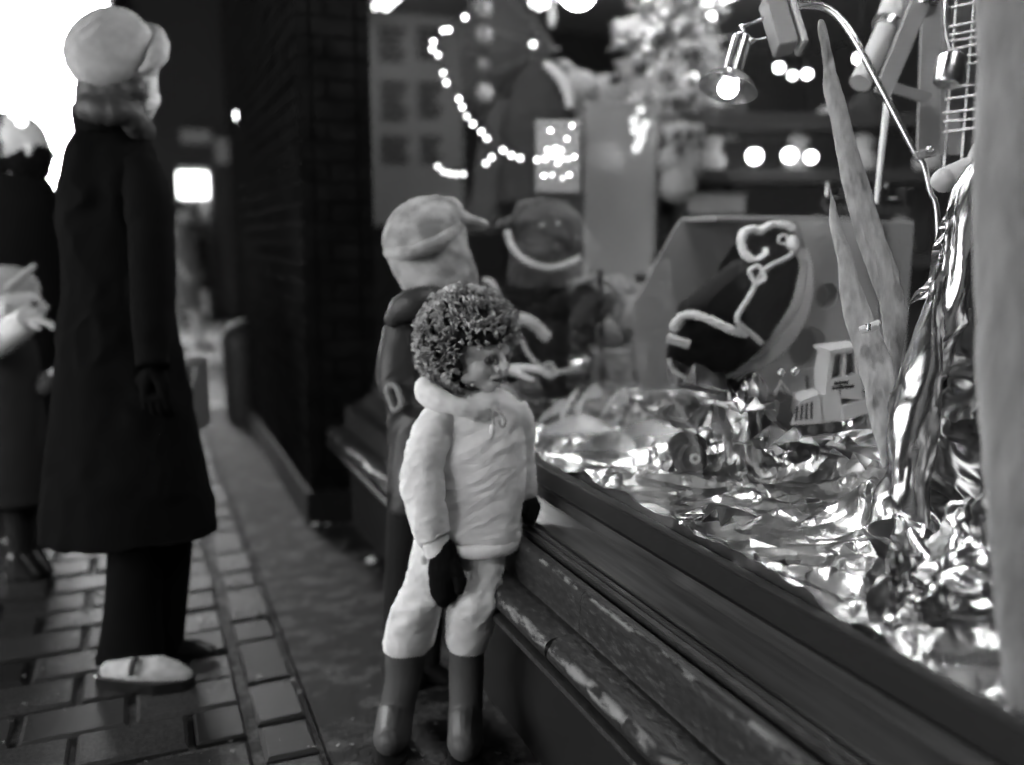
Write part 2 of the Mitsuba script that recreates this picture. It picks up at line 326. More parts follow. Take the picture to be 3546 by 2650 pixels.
structure('tarmac_strip', box((X1 + 0.004, -3, -0.12), (0.99, 6.3, 0.0)), 'tarmac', label='rough dark strip of tarmac along the foot of the shop front')
grit = []
for i in range(900):
    q = V(rng.uniform(-1.0, 0.74), 1.5 + 5 * rng.uniform() ** 1.7, 0.0)
    if q[0] > 0.70: continue
    s_ = rng.uniform(0.0012, 0.0045) * (1.7 if rng.uniform() < 0.06 else 1)
    grit.append(trimesh.convex.convex_hull(q + rng.normal(size=(7, 3)) * s_ * V(1, 1, 0.5) + V(0, 0, s_ * 0.6)))
part('tarmac_strip', 'grit', cat(*grit), 'mid_grey', kind='stuff')
structure('kerb', cat(box((-8, 6.3, -0.14), (0.99, 6.44, 0.006)), box((-14, 12.55, -0.14), (12, 12.72, 0.0))), 'light_grey')
structure('side_road', box((-30, 6.44, -0.128), (30, 12.55, -0.10)), 'road')
structure('far_pavement', box((-14, 12.72, -0.12), (14, 13.4, -0.005)), 'tarmac')

# ------------------------------------------------------------------ brick pier at the corner
pr = thing('brick_pier', 'dark brick pier between the lit toy window and the side street', 'pier')
PX, PY, PY2, PXR = 0.585, 3.50, 5.55, 0.868
part(pr, 'core', box((PX + 0.012, PY + 0.012, 0), (PXR, PY2, 3.4)), 'soot')
front, extra = [], []
for c in range(44):
    z0 = c * 0.075 + 0.14; off = (c % 2) * 0.115
    yy = PY
    while yy < PY2 - 0.02:
        e = min(yy + (0.225 if (off == 0 or yy > PY) else 0.11), PY2)
        front.append(((PX + rng.uniform(-0.003, 0.003), yy + 0.005, z0), (PX + 0.05, e - 0.005, z0 + 0.064), yy, z0)); yy = e
    xx = PX
    while xx < PXR - 0.02:
        e = min(xx + (0.225 if off else 0.112), PXR)
        front.append(((xx + 0.005 + 0.055 * (xx == PX), PY + rng.uniform(-0.003, 0.003), z0), (e - 0.005, PY + 0.05, z0 + 0.064), PY - 1, z0)); xx = e
front = [f for f in front if f[3] < 3.2]
front.sort(key=lambda f: f[2] + max(0, f[3] - 2.35) * 9)
for f in front[:296]: part(pr, 'brick', box(f[0], f[1]), 'brick_dark')
part(pr, 'brickwork', cat(*[box(f[0], f[1]) for f in front[296:]]), 'brick_dark', kind='stuff')
part(pr, 'plinth', box((PX - 0.02, PY - 0.02, 0), (PXR, PY2, 0.135)), 'dark_paint')
bn = thing('litter_bin', 'dark round-topped litter bin against the far edge of the brick pier', 'bin')
part(bn, 'body', lathe([(0.0, 0.0), (0.13, 0.0), (0.14, 0.05), (0.15, 0.46), (0.14, 0.48)], (0.60, 5.72, 0.0)), 'bin_black', 40)
part(bn, 'lid', lathe([(0.155, 0.47), (0.155, 0.51), (0.13, 0.58), (0.07, 0.63), (0.0, 0.64)], (0.60, 5.72, 0.0)), 'bin_black', 40)

# ------------------------------------------------------------------ shop front: sill, frame, glass
sb = thing('shop_building', 'shop building with worn dark window sill and large pane over the lit toy display', 'building')
sf = sb + '__shop_front'
def sweep(profile, y0, y1, n, chip=None):
    """closed profile (x, z) swept along y; chip(points) may move them"""
    p = np.array(profile, float); ys = np.linspace(y0, y1, n); m = len(p)
    v = np.zeros((n, m, 3)); v[:, :, 0] = p[:, 0]; v[:, :, 2] = p[:, 1]; v[:, :, 1] = ys[:, None]
    if chip is not None: v = chip(v)
    i, j = np.meshgrid(np.arange(n - 1), np.arange(m), indexing='ij'); j2 = (j + 1) % m
    q = np.stack([i * m + j, i * m + j2, (i + 1) * m + j2, (i + 1) * m + j], -1).reshape(-1, 4)
    t = trimesh.Trimesh(v.reshape(-1, 3), np.vstack([q[:, [0, 1, 2]], q[:, [0, 2, 3]]]), process=False)
    caps = trimesh.creation.triangulate_polygon(__import__('shapely').Polygon(p), engine='earcut')
    for k in (0, n - 1):
        t = cat(t, trimesh.Trimesh(np.c_[caps[0][:, 0], np.full(len(caps[0]), ys[k]), caps[0][:, 1]], caps[1], process=False))
    return t
part(sf, 'frame_bar', sweep([(0.876, 0.560), (0.876, 0.597), (0.853, 0.597), (0.850, 0.594), (0.850, 0.552), (0.853, 0.549), (0.876, 0.549)], 0.1, 3.5, 2), 'dark_paint')
part(sf, 'sloping_sill', sweep([(0.876, 0.548), (0.846, 0.548), (0.844, 0.522), (0.800, 0.489), (0.797, 0.480), (0.793, 0.480), (0.790, 0.487), (0.784, 0.486), (0.782, 0.470), (0.876, 0.470)], 0.1, 3.5, 2), 'slope_paint')
def chip_edge(v):
    w = meshkit.fbm(v * [3, 14, 3], 4, 3) - 0.5; fine = meshkit.fbm(v * [10, 60, 10], 3, 9) - 0.5
    lip = np.exp(-((v[..., 0] - 0.66) / 0.012) ** 2) * np.exp(-((v[..., 2] - 0.382) / 0.02) ** 2)
    rid = np.exp(-((v[..., 0] - 0.735) / 0.008) ** 2) * np.exp(-((v[..., 2] - 0.467) / 0.01) ** 2)
    v = v.copy(); v[..., 0] += lip * np.maximum(w * 0.05 + fine * 0.02, -0.002) + rid * (w * 0.012 + fine * 0.006); v[..., 2] -= lip * np.abs(w) * 0.02 + rid * np.abs(fine) * 0.01
    return v
LEDGE = [(0.781, 0.470), (0.780, 0.481), (0.770, 0.479), (0.768, 0.460), (0.759, 0.460), (0.756, 0.473), (0.748, 0.474), (0.738, 0.471), (0.732, 0.465), (0.729, 0.452), (0.728, 0.400), (0.724, 0.393),
         (0.700, 0.391), (0.680, 0.390), (0.668, 0.388), (0.660, 0.382), (0.656, 0.372), (0.657, 0.358), (0.664, 0.348), (0.676, 0.342), (0.78, 0.342)]
SEAM = 1.43
part(sf, 'ledge', sweep(LEDGE, 0.1, SEAM - 0.0004, 130, chip_edge), 'sill_paint', 35, label='worn stretch of ledge with chipped pale edges')
part(sf, 'ledge', sweep(LEDGE, SEAM + 0.0004, 3.5, 160, chip_edge), 'sill_paint', 35)
part(sf, 'bead', sweep([(0.70, 0.340), (0.664, 0.340), (0.655, 0.336), (0.652, 0.329), (0.656, 0.322), (0.668, 0.318), (0.78, 0.318), (0.78, 0.340)], 0.1, 3.5, 60), 'sill_paint', 35)
part(sf, 'stall_riser', box((0.745, 0.1, 0.0), (0.876, 3.5, 0.318)), 'dark_paint')
part(sf, 'pane', trimesh.Trimesh([[0.862, 0.1, 0.597], [0.862, 3.5, 0.597], [0.862, 3.5, 2.8], [0.862, 0.1, 2.8]], [[0, 1, 2], [0, 2, 3]]), 'glass', label='large glass pane reflecting the street')
part(sf, 'fascia', box((0.70, 0.1, 2.8), (0.869, 3.498, 3.4)), 'dark_paint')

# ------------------------------------------------------------------ shop interior shell
part(sb, 'display_floor', box((0.877, 0.1, 0.0), (2.45, 3.6, 0.585)), 'mid_grey')
part(sb, 'floor', box((2.45, -1.5, -0.1), (6.5, 8.0, 0.01)), 'interior_dark')
part(sb, 'ceiling', box((0.872, -1.5, 3.0), (6.5, 8.0, 3.4)), 'plaster')
part(sb, 'back_wall', box((6.5, -1.5, 0), (6.7, 8.0, 3.4)), 'interior_wall')
part(sb, 'end_wall', box((0.872, 7.8, 0), (6.5, 8.0, 3.0)), 'interior_dark')
part(sb, 'near_wall', box((0.872, -1.7, 0), (6.5, -1.5, 3.4)), 'interior_wall')
part(sb, 'front_wall', cat(box((0.70, -1.7, 0), (0.87, 0.098, 3.4)), box((0.80, 5.552, 0), (0.870, 8.0, 3.4)), box((0.70, -1.7, 3.402), (6.7, 8.0, 7.5))), 'brick_dark')
# ------------------------------------------------------------------ the far side of the side street
bs = thing('bright_store', 'brilliantly lit store front across the side street at far left', 'store front')
part(bs, 'lit_window', box((-1.75, 13.42, 0.5), (-0.16, 13.5, 6.2)), 'light_grey', emitter=emit(20.0, 3.0))
part(bs, 'stall_board', box((-9, 13.35, 0.0), (-0.10, 13.41, 0.5)), 'mid_grey')
for x in (-1.78, -1.25): part(bs, 'mullion', box((x - 0.02, 13.36, 0.5), (x + 0.02, 13.418, 6.2)), 'light_grey')
part(bs, 'wall', cat(box((-1.8, 13.502, 0.5), (-0.10, 16, 6.2)), box((-9, 13.40, 6.2), (-0.10, 16, 11)), box((-9, 13.40, 0.5), (-1.8, 16, 6.2))), 'charcoal')
fb = thing('corner_building', 'dark building across the side street with a small lit window', 'building')
part(fb, 'wall', cat(box((-0.10, 13.4, 0), (0.60, 16, 9)), box((1.03, 13.4, 0), (9, 16, 9)), box((0.60, 13.4, 2.10), (1.03, 16, 9)), box((0.60, 13.4, 0), (1.03, 16, 0.55))), 'charcoal')
part(fb, 'window_back', box((0.60, 14.2, 0.5), (1.03, 14.3, 2.2)), 'mid_grey')
part(fb, 'lit_transom', box((0.63, 13.9, 1.72), (1.02, 14.0, 2.06)), 'light_grey', emitter=emit(5.0, 0.2))
part(fb, 'corner_strip', box((-0.10, 13.3, 0), (0.10, 13.398, 9)), 'black_gloss')
part(fb, 'drainpipe', lathe([(0.07, 0), (0.07, 9)], (1.34, 13.3, 0)), 'dark_paint', 30)
sg = single('shop_sign', box((0.668, 13.3, 2.423), (1.053, 13.398, 2.596)), 'light_grey', 'pale oblong sign above the small lit window of the dark building', 'sign')
sg = single('notice_board', box((1.109, 13.3, 2.162), (1.329, 13.398, 2.489)), 'light_grey', 'pale upright notice beside the oblong sign on the dark building', 'notice')
goods = [(0.64, 0.78, 0.9, 1.25), (0.80, 1.0, 1.0, 1.5), (0.70, 0.92, 1.5, 1.7)]
for i, (a, b, c, d) in enumerate(goods):
    single('shop_goods', ball(((a + b) / 2, 13.8, (c + d) / 2), 1, 3, ((b - a) / 2, 0.15, (d - c) / 2)), 'light_grey' if i % 2 else 'card_grey', ('pale goods at lower left in the small lit window of the dark building', 'pale goods at right in the small lit window of the dark building', 'pale goods under the bright transom of the small lit window')[i], 'goods', True, 'goods in the far lit window')
wl = thing('wall_lamp', 'small round lamp glowing at the far edge of the brick pier', 'lamp')
c = (0.727, 6.524, 1.948)
bulb_at(wl, c, 0.05, 9.0, 'globe')
part(wl, 'bracket', tube([c, (c[0], c[1], c[2] - 0.09), (c[0] + 0.3, c[1] - 0.2, c[2] - 0.14)], 0.012, 8), 'dark_paint', True)
part(wl, 'painted_glow', lathe([(0.0, 0.0), (0.03, 0.0), (0.04, -0.03), (0.02, -0.05), (0.0, -0.05)], (c[0] + 0.01, c[1], c[2] - 0.1)), 'light_grey', 30)  # pale cone put in for the smaller reflected glow below the lamp
sl = thing('eaves_lamp', 'bright round bulb behind the woman hat on the dark building edge', 'lamp')
c = (0.285, 15.352, 4.454)
bulb_at(sl, c, 0.08, 14.0, 'bulb'); part(sl, 'holder', lathe([(0.0, 0.02), (0.05, 0.03), (0.05, 0.16), (0, 0.16)], c), 'dark_paint', 30)
st = thing('street_light_string', 'cluster of round bulbs above the dark adult at far left', 'string lights')
pts = [(-0.4, 3.593, 1.627), (-0.373, 3.592, 1.685), (-0.327, 3.557, 1.593), (-0.326, 3.564, 1.634), (-0.364, 3.567, 1.562), (-0.35, 3.558, 1.542), (-0.329, 3.545, 1.515), (-0.376, 3.578, 1.593)]
for q in pts: bulb_at(st, q, 0.018, 4.5)
part(st, 'wire', tube(np.array(pts)[[1, 3, 2, 7, 0, 4, 5, 6]] + V(0, 0, 0.024), 0.002, 6), 'dark_paint')
# unseen left side of the near street, lit windows added as key light
lf = thing('added_shop_row', 'unseen row of shop fronts along the left side of the street, lit windows added as key light', 'shop front')
part(lf, 'wall', cat(box((-4.6, -8, 3.4), (-4.3, 9.0, 9.0)), box((-4.6, -8, 0), (-4.3, 9.0, 0.5)), box((-4.6, -8, 0.5), (-4.3, -0.8, 3.4)), box((-4.6, 4.45, 0.5), (-4.3, 9.0, 3.4))), 'charcoal')
for i in range(3):
    a = -0.8 + i * 1.75
    part(lf, 'lit_window', box((-4.42, a + 0.15, 0.5), (-4.36, a + 1.6, 3.4)), 'light_grey', emitter=emit(5.6, 2.0))  # glowing pane out of view, added to light the figures from the left
    part(lf, 'pilaster', box((-4.6, a, 0.5), (-4.3, a + 0.148, 3.4)), 'charcoal')
    part(lf, 'transom', box((-4.40, a + 0.15, 2.55), (-4.32, a + 1.6, 2.62)), 'charcoal')

# ------------------------------------------------------------------ litter on the pavement
def scrap(c, s, seed):
    r = np.random.default_rng(seed); p = r.normal(size=(26, 3)); p /= np.linalg.norm(p, axis=1, keepdims=True)
    p = p * r.uniform(0.55, 1, (26, 1)) * s; p[:, 2] = np.abs(p[:, 2]) * 0.7
    m = trimesh.convex.convex_hull(p); m.apply_translation(c); return m
single('paper_scrap', scrap((0.702, 2.987, 0.004), 0.028, 1), 'white_trim', 'crumpled white paper scrap on the tarmac near the taller child', 'litter')
single('paper_scrap', scrap((0.594, 3.463, 0.004), 0.027, 2), 'white_trim', 'small white paper scrap at the foot of the brick pier', 'litter')
single('paper_scrap', scrap((0.642, 3.456, 0.004), 0.016, 5), 'mid_grey', 'tiny grey paper scrap beside the white one at the brick pier', 'litter')

# ------------------------------------------------------------------ the small child in white
RT = unit(V(0.924, -0.382, 0))
g = thing('person', 'small child in pale jacket and trousers, shaggy woolly hat, dark mittens and wellington boots', 'person')
HR = 0.081
hs, hat_at = head_solids((0.678, 1.854, 0.887), HR, (0.79 * RT[0] - 0.61 * FD[0], 0.79 * RT[1] - 0.61 * FD[1], -0.14))
G = dict(neck=((0.674, 1.855, 0.784), 0.0390), chest=((0.675, 1.838, 0.687), 0.0718), pelv=((0.644, 1.817, 0.49), 0.0677), hr=((0.578, 1.814, 0.441), 0.0386), kr=((0.519, 1.815, 0.338), 0.0243), ar=((0.478, 1.826, 0.079), 0.0206), tr=((0.452, 1.778, 0.056), 0.0161),
         hl=((0.656, 1.761, 0.448), 0.0382), kl=((0.638, 1.765, 0.333), 0.0243), al=((0.615, 1.758, 0.075), 0.0205), tl=((0.595, 1.708, 0.055), 0.0160),
         sr=((0.591, 1.858, 0.732), 0.0366), er=((0.536, 1.827, 0.609), 0.0260), wr=((0.555, 1.765, 0.484), 0.0197), sl=((0.761, 1.831, 0.729), 0.0373), el=((0.78, 1.827, 0.622), 0.0251), wl=((0.779, 1.804, 0.547), 0.0167))
hb = [((np.array(a[0]), a[1]), (np.array(b[0]), b[1])) for a, b in []]
scene[g] = ply(skeleton(inner(G['pelv'], G['chest'], G['neck'], (hat_at(-0.1, 0, -0.5), 0.045)) + inner(G['pelv'], G['hr'], G['kr'], G['ar'], G['tr']) + inner(G['pelv'], G['hl'], G['kl'], G['al'], G['tl'])
                        + inner(G['chest'], G['sr'], G['er'], G['wr']) + inner(G['chest'], G['sl'], G['el'], G['wl'])
                        + hand_bones(G['wr'][0], (0.12, 0.02, -1), -FD, 0.105) + hand_bones(G['wl'][0], (0.02, 0.0, -1), -FD, 0.09), hs, 0.011, 5), 'skin', True)
face_parts(g, hat_at, HR)
def jacket():
    rows = [((0.639, 1.871, 0.796), (0.724, 1.836, 0.796), 0.8), ((0.605, 1.881, 0.772), (0.758, 1.818, 0.772), 0.72), ((0.586, 1.884, 0.741), (0.773, 1.807, 0.741), 0.7), ((0.584, 1.875, 0.682), (0.774, 1.796, 0.682), 0.74), ((0.585, 1.861, 0.601), (0.768, 1.785, 0.601), 0.78), ((0.584, 1.849, 0.53), (0.758, 1.777, 0.53), 0.84), ((0.58, 1.844, 0.494), (0.753, 1.773, 0.494), 0.92), ((0.581, 1.841, 0.477), (0.754, 1.769, 0.477), 0.86), ((0.586, 1.836, 0.464), (0.747, 1.77, 0.464), 0.8)]
    return loft(rows, 56, 70, 2.2)
sr = [((0.61, 1.846, 0.738), 0.0425), ((0.575, 1.833, 0.707), 0.0451), ((0.552, 1.819, 0.661), 0.0438), ((0.54, 1.804, 0.61), 0.0435), ((0.541, 1.783, 0.554), 0.0414), ((0.547, 1.773, 0.51), 0.0384), ((0.553, 1.766, 0.488), 0.0325)]
sl = [((0.749, 1.827, 0.739), 0.0433), ((0.767, 1.822, 0.688), 0.0394), ((0.772, 1.82, 0.624), 0.0333), ((0.777, 1.809, 0.573), 0.0271), ((0.778, 1.806, 0.554), 0.0198)]
jk = soften([jacket(), tube([q[0] for q in sl], [q[1] for q in sl], 20, fine=20)], 0.009, 5)
rumple(jk, 0.006, 9, 3); folds(jk, 0.008, 0.036, RT * 0.85 + V(0, 0, 0.5), 11, 5); folds(jk, 0.003, 0.017, RT * 0.95 + V(0, 0, 0.25), 5)
part(g, 'jacket', jk, 'pale_cloth', True)
sv = soften([tube([q[0] for q in sr], [q[1] for q in sr], 24, fine=40)], 0.008, 3)
rumple(sv, 0.005, 10, 8); folds(sv, 0.011, 0.028, RT * 0.95 + V(0, 0, 0.3), 15); folds(sv, 0.004, 0.014, RT * 0.95 - V(0, 0, 0.25), 6)
part(g, 'sleeve', sv, 'pale_cloth', True)
part(g, 'hem', rumple(loft([((0.584, 1.84, 0.479), (0.748, 1.772, 0.479), 0.86), ((0.577, 1.842, 0.474), (0.754, 1.769, 0.474), 0.98), ((0.575, 1.841, 0.464), (0.755, 1.767, 0.464), 1.0), ((0.577, 1.839, 0.453), (0.752, 1.766, 0.453), 0.98), ((0.587, 1.833, 0.448), (0.744, 1.768, 0.448), 0.8)], 48, 20), 0.002, 40), 'pale_cloth', True)
part(g, 'cuff', tube([q[0] for q in (((0.55, 1.769, 0.492), 0.0325), ((0.557, 1.762, 0.47), 0.0305), ((0.56, 1.758, 0.457), 0.0286))], [0.0325, 0.0305, 0.029], 20, fine=8), 'pale_cloth', True)
c0, ea, eb = np.array((0.64, 1.852, 0.78)), np.array((0.705, 1.822, 0.762)) - np.array((0.64, 1.852, 0.78)), V(-0.03, -0.070, -0.008)
an = np.arange(28) * 2 * np.pi / 28
cl = tube([c0 + math.cos(a) * ea + math.sin(a) * eb for a in an], 0.0235 + 0.003 * np.sin(an * 3), 14, closed=True, fine=80)
part(g, 'collar', folds(rumple(cl, 0.006, 18, 2), 0.008, 0.022, V(0.3, -0.2, 1), 8, 3), 'pale_cloth', True, label='thick rolled collar of the pale jacket')
for path in ([(0.676, 1.758, 0.765), (0.677, 1.744, 0.751), (0.677, 1.736, 0.738), (0.673, 1.736, 0.728)], [(0.686, 1.753, 0.765), (0.695, 1.737, 0.756), (0.699, 1.728, 0.741), (0.693, 1.728, 0.731), (0.687, 1.733, 0.745)]):
    part(g, 'drawstring', tube(path, 0.0028, 6, fine=16), 'mid_grey', True)
part(g, 'toggle', ball((0.673, 1.736, 0.725), 0.010, 2, (0.7, 0.7, 1.2)), 'white_trim', True)
tr = soften([loft([((0.547, 1.866, 0.477), (0.645, 1.825, 0.477), 0.7), ((0.531, 1.85, 0.441), (0.63, 1.809, 0.441), 0.8), ((0.5, 1.816, 0.393), (0.592, 1.778, 0.393), 0.85), ((0.474, 1.789, 0.363), (0.569, 1.75, 0.363), 0.9), ((0.465, 1.795, 0.344), (0.56, 1.755, 0.344), 0.9), ((0.461, 1.815, 0.294), (0.559, 1.775, 0.294), 0.85), ((0.453, 1.837, 0.243), (0.555, 1.795, 0.243), 0.85), ((0.46, 1.837, 0.227), (0.546, 1.802, 0.227), 0.85)], 40, 50),
             loft([((0.62, 1.825, 0.48), (0.733, 1.779, 0.48), 0.7), ((0.611, 1.801, 0.446), (0.714, 1.759, 0.446), 0.8), ((0.596, 1.766, 0.397), (0.686, 1.729, 0.397), 0.85), ((0.582, 1.748, 0.354), (0.673, 1.711, 0.354), 0.9), ((0.575, 1.756, 0.32), (0.669, 1.717, 0.32), 0.9), ((0.576, 1.769, 0.27), (0.664, 1.733, 0.27), 0.85), ((0.585, 1.776, 0.233), (0.658, 1.745, 0.233), 0.85)], 40, 50)], 0.009, 4)
rumple(tr, 0.006, 10, 21); folds(tr, 0.010, 0.036, RT * 0.8 + V(0, 0, 0.6), 31); folds(tr, 0.004, 0.018, RT * 0.95 + V(0, 0, -0.3), 33)
part(g, 'trousers', tr, 'pale_cloth', True)
def boot(leg, toe):
    m = soften([loft(leg, 32, 30)], 0.02, 2)
    t = m3.Manifold.batch_boolean([man(m), m3.Manifold.batch_hull([sph(*q) for q in toe])], m3.OpType.Add).trim_by_plane((0, 0, 1), 0.004)
    t = tri(t.refine_to_length(0.01)); t.merge_vertices(); trimesh.smoothing.filter_taubin(t, lamb=0.5, nu=0.53, iterations=5); t.vertices[:, 2] = np.maximum(t.vertices[:, 2], 0.004)
    return rumple(t, 0.002, 20, 4)
part(g, 'boot', boot([((0.458, 1.84, 0.239), (0.543, 1.805, 0.239), 0.9), ((0.457, 1.841, 0.176), (0.534, 1.809, 0.176), 0.85), ((0.445, 1.843, 0.1), (0.518, 1.813, 0.1), 0.85), ((0.433, 1.84, 0.049), (0.507, 1.809, 0.049), 0.9), ((0.428, 1.835, 0.012), (0.503, 1.805, 0.012), 0.9)], [((0.472, 1.829, 0.079), 0.0371), ((0.474, 1.849, 0.012), 0.0366), ((0.449, 1.769, 0.059), 0.0390), ((0.434, 1.724, 0.079), 0.0312)]), 'boot_rubber', True)
part(g, 'boot', boot([((0.583, 1.778, 0.243), (0.656, 1.748, 0.243), 0.9), ((0.585, 1.778, 0.181), (0.656, 1.748, 0.181), 0.85), ((0.58, 1.767, 0.11), (0.649, 1.739, 0.11), 0.85), ((0.574, 1.761, 0.06), (0.645, 1.732, 0.06), 0.9), ((0.571, 1.755, 0.017), (0.643, 1.726, 0.017), 0.9)], [((0.613, 1.75, 0.085), 0.0367), ((0.618, 1.768, 0.015), 0.0363), ((0.589, 1.689, 0.058), 0.0386), ((0.572, 1.645, 0.078), 0.0309)]), 'boot_rubber', True)
def sole(*c): return trimesh.convex.convex_hull(np.vstack([trimesh.creation.cylinder(r, 0.014, sections=20).vertices + np.array([q[0], q[1], 0.010]) for q, r in c]))
part(g, 'boot_sole', sole(((0.475, 1.851, 0), 0.037), ((0.449, 1.782, 0), 0.040), ((0.442, 1.762, 0), 0.035)), 'black_gloss', 30); part(g, 'boot_sole', sole(((0.618, 1.771, 0), 0.037), ((0.592, 1.703, 0), 0.040), ((0.583, 1.681, 0), 0.035)), 'black_gloss', 30)
mt = skeleton(chain(((0.568, 1.756, 0.465), 0.0295), ((0.565, 1.74, 0.426), 0.0362), ((0.564, 1.734, 0.391), 0.0323), ((0.557, 1.724, 0.377), 0.0214)) + chain(((0.576, 1.727, 0.44), 0.0195), ((0.586, 1.702, 0.416), 0.0135), ((0.582, 1.696, 0.399), 0.0106)), (), 0.008, 6)
part(g, 'mitten', rumple(mt, 0.0025, 60, 1), 'black_wool', True)
mt = skeleton(chain(((0.783, 1.803, 0.55), 0.0198), ((0.784, 1.788, 0.53), 0.0228), ((0.773, 1.768, 0.512), 0.0174)) + chain(((0.766, 1.775, 0.539), 0.0092), ((0.751, 1.758, 0.528), 0.0081)), (), 0.008, 6)
part(g, 'mitten', rumple(mt, 0.002, 60, 2), 'black_wool', True)
hat_c = np.array((0.669, 1.874, 0.899))
base = ball(hat_c, 0.102, 4, (1.0, 1.0, 1.04)); 
fdir = unit(V(0.79 * RT[0] - 0.61 * FD[0], 0.79 * RT[1] - 0.61 * FD[1], -0.14)); fc = np.array((0.678, 1.854, 0.887))
def off_face(p, m=0.0):
    """true where the hat leaves the face free"""
    q = p - fc; f = q @ fdir
    return ~((f > 0.034 + m) & (q[:, 2] < 0.008 - m))
v = base.vertices; ok = off_face(v)
base.update_faces(ok[base.faces].all(axis=1)); base.remove_unreferenced_vertices()
low = base.vertices[:, 2] < hat_c[2]; sc = np.where(low, 0.96, 1.0); base.vertices[:, :2] = hat_c[:2] + (base.vertices[:, :2] - hat_c[:2]) * sc[:, None]
hk = part(g, 'hat', base, 'dark_wool', True, label='shaggy hat of dark and pale looped yarn')
tf = []
r2 = np.random.default_rng(5)
i = np.arange(400) + 0.5; ph = np.arccos(1 - 2 * i / 400); th = np.pi * (1 + 5 ** 0.5) * i
dirs = np.stack([np.cos(th) * np.sin(ph), np.sin(th) * np.sin(ph), np.cos(ph)], 1)
dirs = dirs + r2.normal(size=dirs.shape) * 0.06; dirs /= np.linalg.norm(dirs, axis=1, keepdims=True)
pts = hat_c + dirs * V(0.102, 0.102, 0.106)
for d, q in zip(dirs[off_face(pts)], pts[off_face(pts)]):
    a = unit(np.cross(d, r2.normal(size=3))); b = np.cross(d, a); n = r2.integers(4, 9); big = r2.uniform(0.6, 1.35)
    for k in range(n):
        an2 = 2 * np.pi * k / n + r2.uniform(0, 0.7); o = math.cos(an2) * a + math.sin(an2) * b; L = big * r2.uniform(0.012, 0.024) * (0.55 if (q - fc) @ fdir > 0.02 and q[2] < fc[2] + 0.045 else 1.0)
        w = 0.0032; s2 = np.cross(o, d)
        p0, p1, p2 = q - d * 0.002, q + d * L * 0.75 + o * L * 0.45, q + d * L * 0.7 + o * L * 1.05
        tf.append(trimesh.Trimesh([p0 - s2 * w, p0 + s2 * w, p0 + d * w * 2, p1 - s2 * w, p1 + s2 * w, p1 + d * w * 2, p2], [[0, 3, 4], [0, 4, 1], [1, 4, 5], [1, 5, 2], [2, 5, 3], [2, 3, 0], [3, 6, 4], [4, 6, 5], [5, 6, 3]], process=False))
scene[hk + '__yarn_tufts'] = ply(cat(*tf), 'yarn', False); labels[hk + '__yarn_tufts'] = {'kind': 'stuff'}

# ------------------------------------------------------------------ the taller child at the window
b = thing('person', 'taller child in peaked cloth cap and dark hooded jacket leaning at the window', 'person')
BR = 0.082
hs, at = head_solids((0.708, 2.233, 1.088), BR, (0.93 * RT[0] + 0.32 * FD[0], 0.93 * RT[1] + 0.32 * FD[1], -0.14))
B = dict(neck=((0.673, 2.217, 0.978), 0.0472), chest=((0.653, 2.201, 0.838), 0.0731), pelv=((0.608, 2.147, 0.54), 0.0725), hr=((0.59, 2.143, 0.471), 0.0468), kr=((0.572, 2.113, 0.252), 0.0374), ar=((0.559, 2.105, 0.046), 0.0283), tr=((0.576, 2.092, 0.013), 0.0236), hl=((0.636, 2.145, 0.465), 0.0472), kl=((0.631, 2.119, 0.24), 0.0379), al=((0.632, 2.113, 0.015), 0.0288), tl=((0.669, 2.094, -0.008), 0.0240),
         sr=((0.61, 2.185, 0.894), 0.0440), er=((0.588, 2.148, 0.755), 0.0322), wr=((0.659, 2.069, 0.717), 0.0226), sl=((0.735, 2.241, 0.885), 0.0436), el=((0.792, 2.222, 0.78), 0.0317), wl=((0.874, 2.166, 0.783), 0.0230))
scene[b] = ply(skeleton(inner(B['pelv'], B['chest'], B['neck'], (at(-0.1, 0, -0.5), 0.05)) + inner(B['pelv'], B['hr'], B['kr'], B['ar'], B['tr']) + inner(B['pelv'], B['hl'], B['kl'], B['al'], B['tl'])
                        + inner(B['chest'], B['sr'], B['er'], B['wr']) + inner(B['chest'], B['sl'], B['el'], B['wl']) + hand_bones(B['wr'][0], RT - V(0, 0, 0.2), (0, 0, 1), 0.13) + hand_bones(B['wl'][0], RT + V(0, 0, 0.1), (0, 0, 1), 0.13), hs, 0.014, 5), 'skin', True)
face_parts(b, at, BR)
cp = soften([loft([((0.699, 2.25, 1.23), (0.721, 2.241, 1.23), 1.0), ((0.662, 2.264, 1.224), (0.753, 2.226, 1.224), 1.0), ((0.633, 2.273, 1.206), (0.772, 2.216, 1.206), 1.0), ((0.609, 2.278, 1.181), (0.782, 2.207, 1.181), 1.02), ((0.594, 2.279, 1.147), (0.785, 2.2, 1.147), 1.03), ((0.588, 2.276, 1.115), (0.785, 2.195, 1.115), 1.03), ((0.593, 2.268, 1.08), (0.791, 2.186, 1.08), 1.02), ((0.603, 2.258, 1.045), (0.8, 2.176, 1.045), 1.0), ((0.615, 2.248, 1.017), (0.804, 2.17, 1.017), 1.0), ((0.629, 2.238, 0.994), (0.799, 2.168, 0.994), 0.95)], 56, 60)], 0.010, 3)
bnd = tube([(0.754, 2.169, 1.15), (0.696, 2.112, 1.123), (0.641, 2.108, 1.098), (0.601, 2.156, 1.087), (0.585, 2.239, 1.088)], [.012, .016, .018, .016, .010], 12, fine=40)
part(b, 'cap_flap', folds(rumple(bnd, 0.004, 16, 3), 0.004, 0.03, RT, 5), 'cap_cloth', True)
part(b, 'cap', folds(rumple(cp, 0.006, 9, 4), 0.009, 0.045, RT * 0.85 + V(0, 0, 0.45), 9), 'cap_cloth', True, label='soft mottled cloth cap with turned-down flaps')
